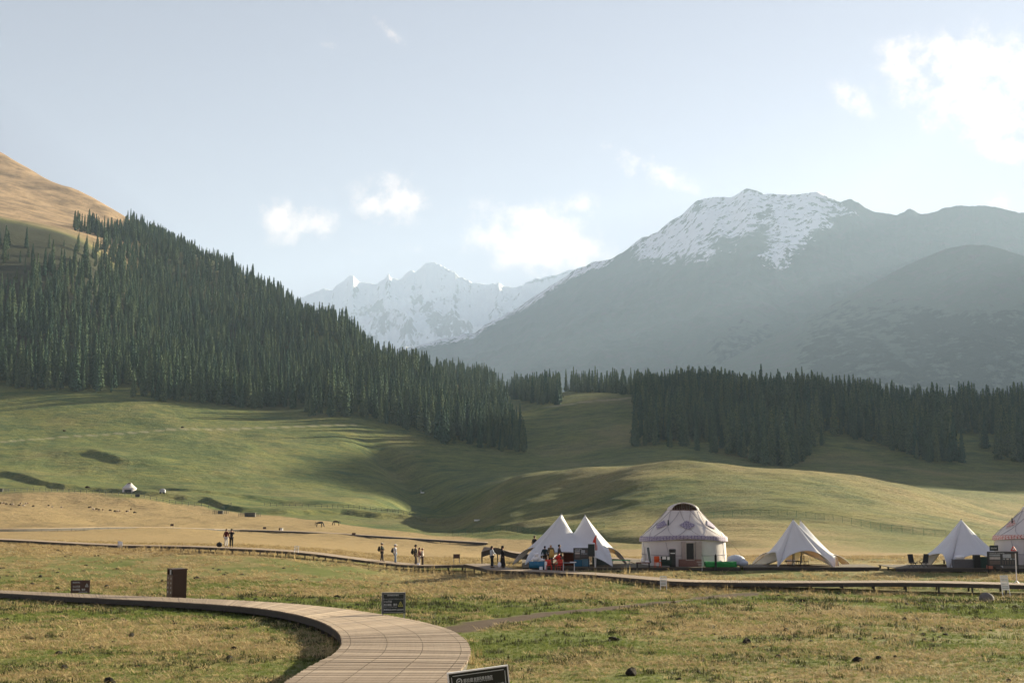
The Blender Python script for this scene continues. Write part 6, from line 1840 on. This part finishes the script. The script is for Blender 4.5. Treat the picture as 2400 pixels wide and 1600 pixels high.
for i, (u, v, w) in enumerate(clods):
    p = pick(u, v, 15, 120); s_ = w * p.y / F / 1.1
    o = link_mesh('clod', cm[i % 5], None, p, i * 1.7); o.scale = (s_, s_ * .8, s_ * .75)
    tag(o, 'dark lump of earth on the grazed turf of the foreground meadow', 'clod', 'dark lumps of earth in the foreground')
# ------------------------------------------------------------------ grass
def blade_mat(name, a, b_, c=None):
    m = bpy.data.materials.new(name); m.use_nodes = True
    t = m.node_tree; b = NB(t); bs = t.nodes['Principled BSDF']
    oi = b.n('ShaderNodeObjectInfo').outputs['Random']
    t.links.new(b.mix(oi, a + (1,), b_ + (1,)), bs.inputs['Base Color'])
    bs.inputs['Roughness'].default_value = .75; bs.inputs['Specular IOR Level'].default_value = .2
    o_ = [n for n in t.nodes if n.type == 'OUTPUT_MATERIAL'][0]
    tr = b.n('ShaderNodeBsdfTranslucent'); mx = b.n('ShaderNodeMixShader'); mx.inputs[0].default_value = .3
    t.links.new(b.mix(oi, a + (1,), b_ + (1,)), tr.inputs[0])
    t.links.new(bs.outputs[0], mx.inputs[1]); t.links.new(tr.outputs[0], mx.inputs[2]); t.links.new(mx.outputs[0], o_.inputs['Surface'])
    return m
M_gg = blade_mat('green_grass_blade', (.08, .12, .025), (.20, .23, .06))
M_gs = blade_mat('straw_blade', (.26, .19, .085), (.56, .44, .23))
M_gd = blade_mat('dark_grass_blade', (.025, .035, .012), (.06, .06, .025))
def tuft(seed, n, hgt, spread, lean, width, flat=0.0, lv=(.4, 1.3)):
    rr = random.Random(seed); V = []; Fc = []
    for _ in range(n):
        a = rr.uniform(0, 6.28); r0 = rr.uniform(0, spread)
        x, y = math.cos(a) * r0, math.sin(a) * r0
        d = rr.uniform(0, 6.28); L = hgt * rr.uniform(.5, 1.2); le = lean * rr.uniform(*lv)
        hx, hz = L * math.sin(le), L * math.cos(le)
        w = width * rr.uniform(.6, 1.2); px_, py_ = -math.sin(d) * w, math.cos(d) * w
        k = len(V)
        mx, mz = hx * .5, hz * .62
        V += [(x - px_, y - py_, -.01), (x + px_, y + py_, -.01), (x + math.cos(d) * mx + px_ * .7, y + math.sin(d) * mx + py_ * .7, mz + flat), (x + math.cos(d) * mx - px_ * .7, y + math.sin(d) * mx - py_ * .7, mz + flat), (x + math.cos(d) * hx, y + math.sin(d) * hx, hz * (1 if flat == 0 else .6) + flat)]
        Fc += [(k, k + 1, k + 2, k + 3), (k + 3, k + 2, k + 4)]
    return V, Fc, [0] * len(Fc)
def scatter_points(seed, bands, keep):
    r = np.random.default_rng(seed); out = []
    for (d0, d1, dens) in bands:
        n = int(.90 * (d1 ** 2 - d0 ** 2) / 2 * dens)
        D = np.sqrt(r.uniform(d0 ** 2, d1 ** 2, n)); a = r.uniform(-.45, .45, n)
        out.append(np.stack([a * D, D], -1))
    P = np.concatenate(out); X, Y = P[:, 0], P[:, 1]
    ok = r.random(len(X)) < keep(X, Y)
    for i, C in enumerate(WALKS[:3]):
        A = C[::8]; half = 1.42 if i == 0 else 1.15
        m = np.full(len(X), 1e9)
        sel = (Y < (95 if i == 0 else 160)) & (Y > (0 if i == 0 else 80))
        pl = [(p[0], p[1]) for p in A]
        m[sel] = dist_line(X[sel], Y[sel], pl)
        ok &= m > half
    # platforms
    pf = (Y > 102.6) & (Y < 117) & (X > at(1225, 1300, 104).x)
    ok &= ~pf
    ok &= soilness(X, Y) < .35
    X, Y = X[ok], Y[ok]
    return X, Y, r
def lay(name, label, seed, bands, keep, templ, mat, smin, smax, dscale):
    X, Y, r = scatter_points(seed, bands, keep)
    Z = gz(X, Y); n = len(X)
    s = r.uniform(smin, smax, n) * np.clip(Y / dscale, .8, 2.4)
    rot = np.stack([r.uniform(-.15, .15, n), r.uniform(-.15, .15, n), r.uniform(0, 6.28, n)], -1)
    o = gn_scatter(name, templ, [mat], np.stack([X, Y, Z], -1), rot, np.stack([s, s, s * r.uniform(.8, 1.25, n)], -1), r.integers(0, len(templ), n))
    tag(o, label, 'grass', kind='stuff'); print(name, n)
greens = [tuft(s_, 14, .075, .09, .75, .006) for s_ in range(4)]
straws = [tuft(20 + s_, 12, .24, .14, 1.40, .007, .012, (.8, 1.06)) for s_ in range(4)]
tall = [tuft(40 + s_, 9, .36, .06, .45, .005) for s_ in range(3)]
lay('grass', 'short green turf covering the foreground meadow', 31, [(17, 36, 70), (36, 60, 26), (60, 95, 9)], lambda X, Y: 1.05 - dryness(X, Y), greens, M_gg, .45, 1.0, 34)
lay('grass', 'flattened straw coloured grass strewn over the foreground meadow', 32, [(17, 36, 55), (36, 60, 24), (60, 100, 10), (100, 150, 4)], lambda X, Y: np.clip(dryness(X, Y) * 1.5 - .3 + .5 * fbm(X / 2.2, Y / 2.2, 3, 77), 0, 1), straws, M_gs, .6, 1.25, 34)
lay('grass', 'dark trampled tufts between the turf of the foreground', 33, [(17, 36, 9), (36, 80, 4)], lambda X, Y: sstep(fbm(X / 1.7, Y / 2.0, 3, 78), .02, .3), greens, M_gd, 1.0, 2.0, 34)
def stalk_keep(X, Y):
    m = np.zeros(len(X))
    for i, C in enumerate(WALKS[:3]):
        pl = [(p[0], p[1]) for p in C[::10]]
        d = dist_line(X, Y, pl)
        lo, hi = ((1.35, 1.9) if i == 0 else (1.1, 4.0))
        m = np.maximum(m, ((d > lo) & (d < hi)) * (.35 if i == 0 else .28))
    a = X / Y
    m = np.maximum(m, .0 * sstep(Y, 93, 96) * sstep(Y, 104, 102.5) * (a > .02))
    return m
lay('grass', 'tall dry grass stalks standing along the boardwalks', 34, [(17, 36, 9), (60, 84, 3), (84, 130, 6)], stalk_keep, tall, M_gs, .6, 1.25, 75)

cl = MB().blob((0, 0, .12), (.5, .4, .3), 7, .3, 4)
cl2 = MB().blob((0, 0, .1), (.4, .5, .22), 7, .35, 8)
def crumb_keep(X, Y): return np.clip(.35 + 1.2 * fbm(X / 5, Y / 5, 3, 79), 0, 1)
X, Y, r = scatter_points(35, [(17, 40, 1.1), (40, 80, .5), (80, 135, .22)], crumb_keep)
n = len(X); s_ = r.uniform(.06, .22, n) * np.clip(Y / 40, .8, 1.8)
o = gn_scatter('soil_crumbs', [(c.v, c.f, [0] * len(c.f)) for c in (cl, cl2)], [M_clod], np.stack([X, Y, gz(X, Y)], -1), np.stack([np.zeros(n), np.zeros(n), r.uniform(0, 6, n)], -1), np.stack([s_, s_ * .8, s_ * r.uniform(.5, 1, n)], -1), r.integers(0, 2, n))
tag(o, 'countless small dark crumbs of earth and dung over the meadow', 'soil', kind='stuff')
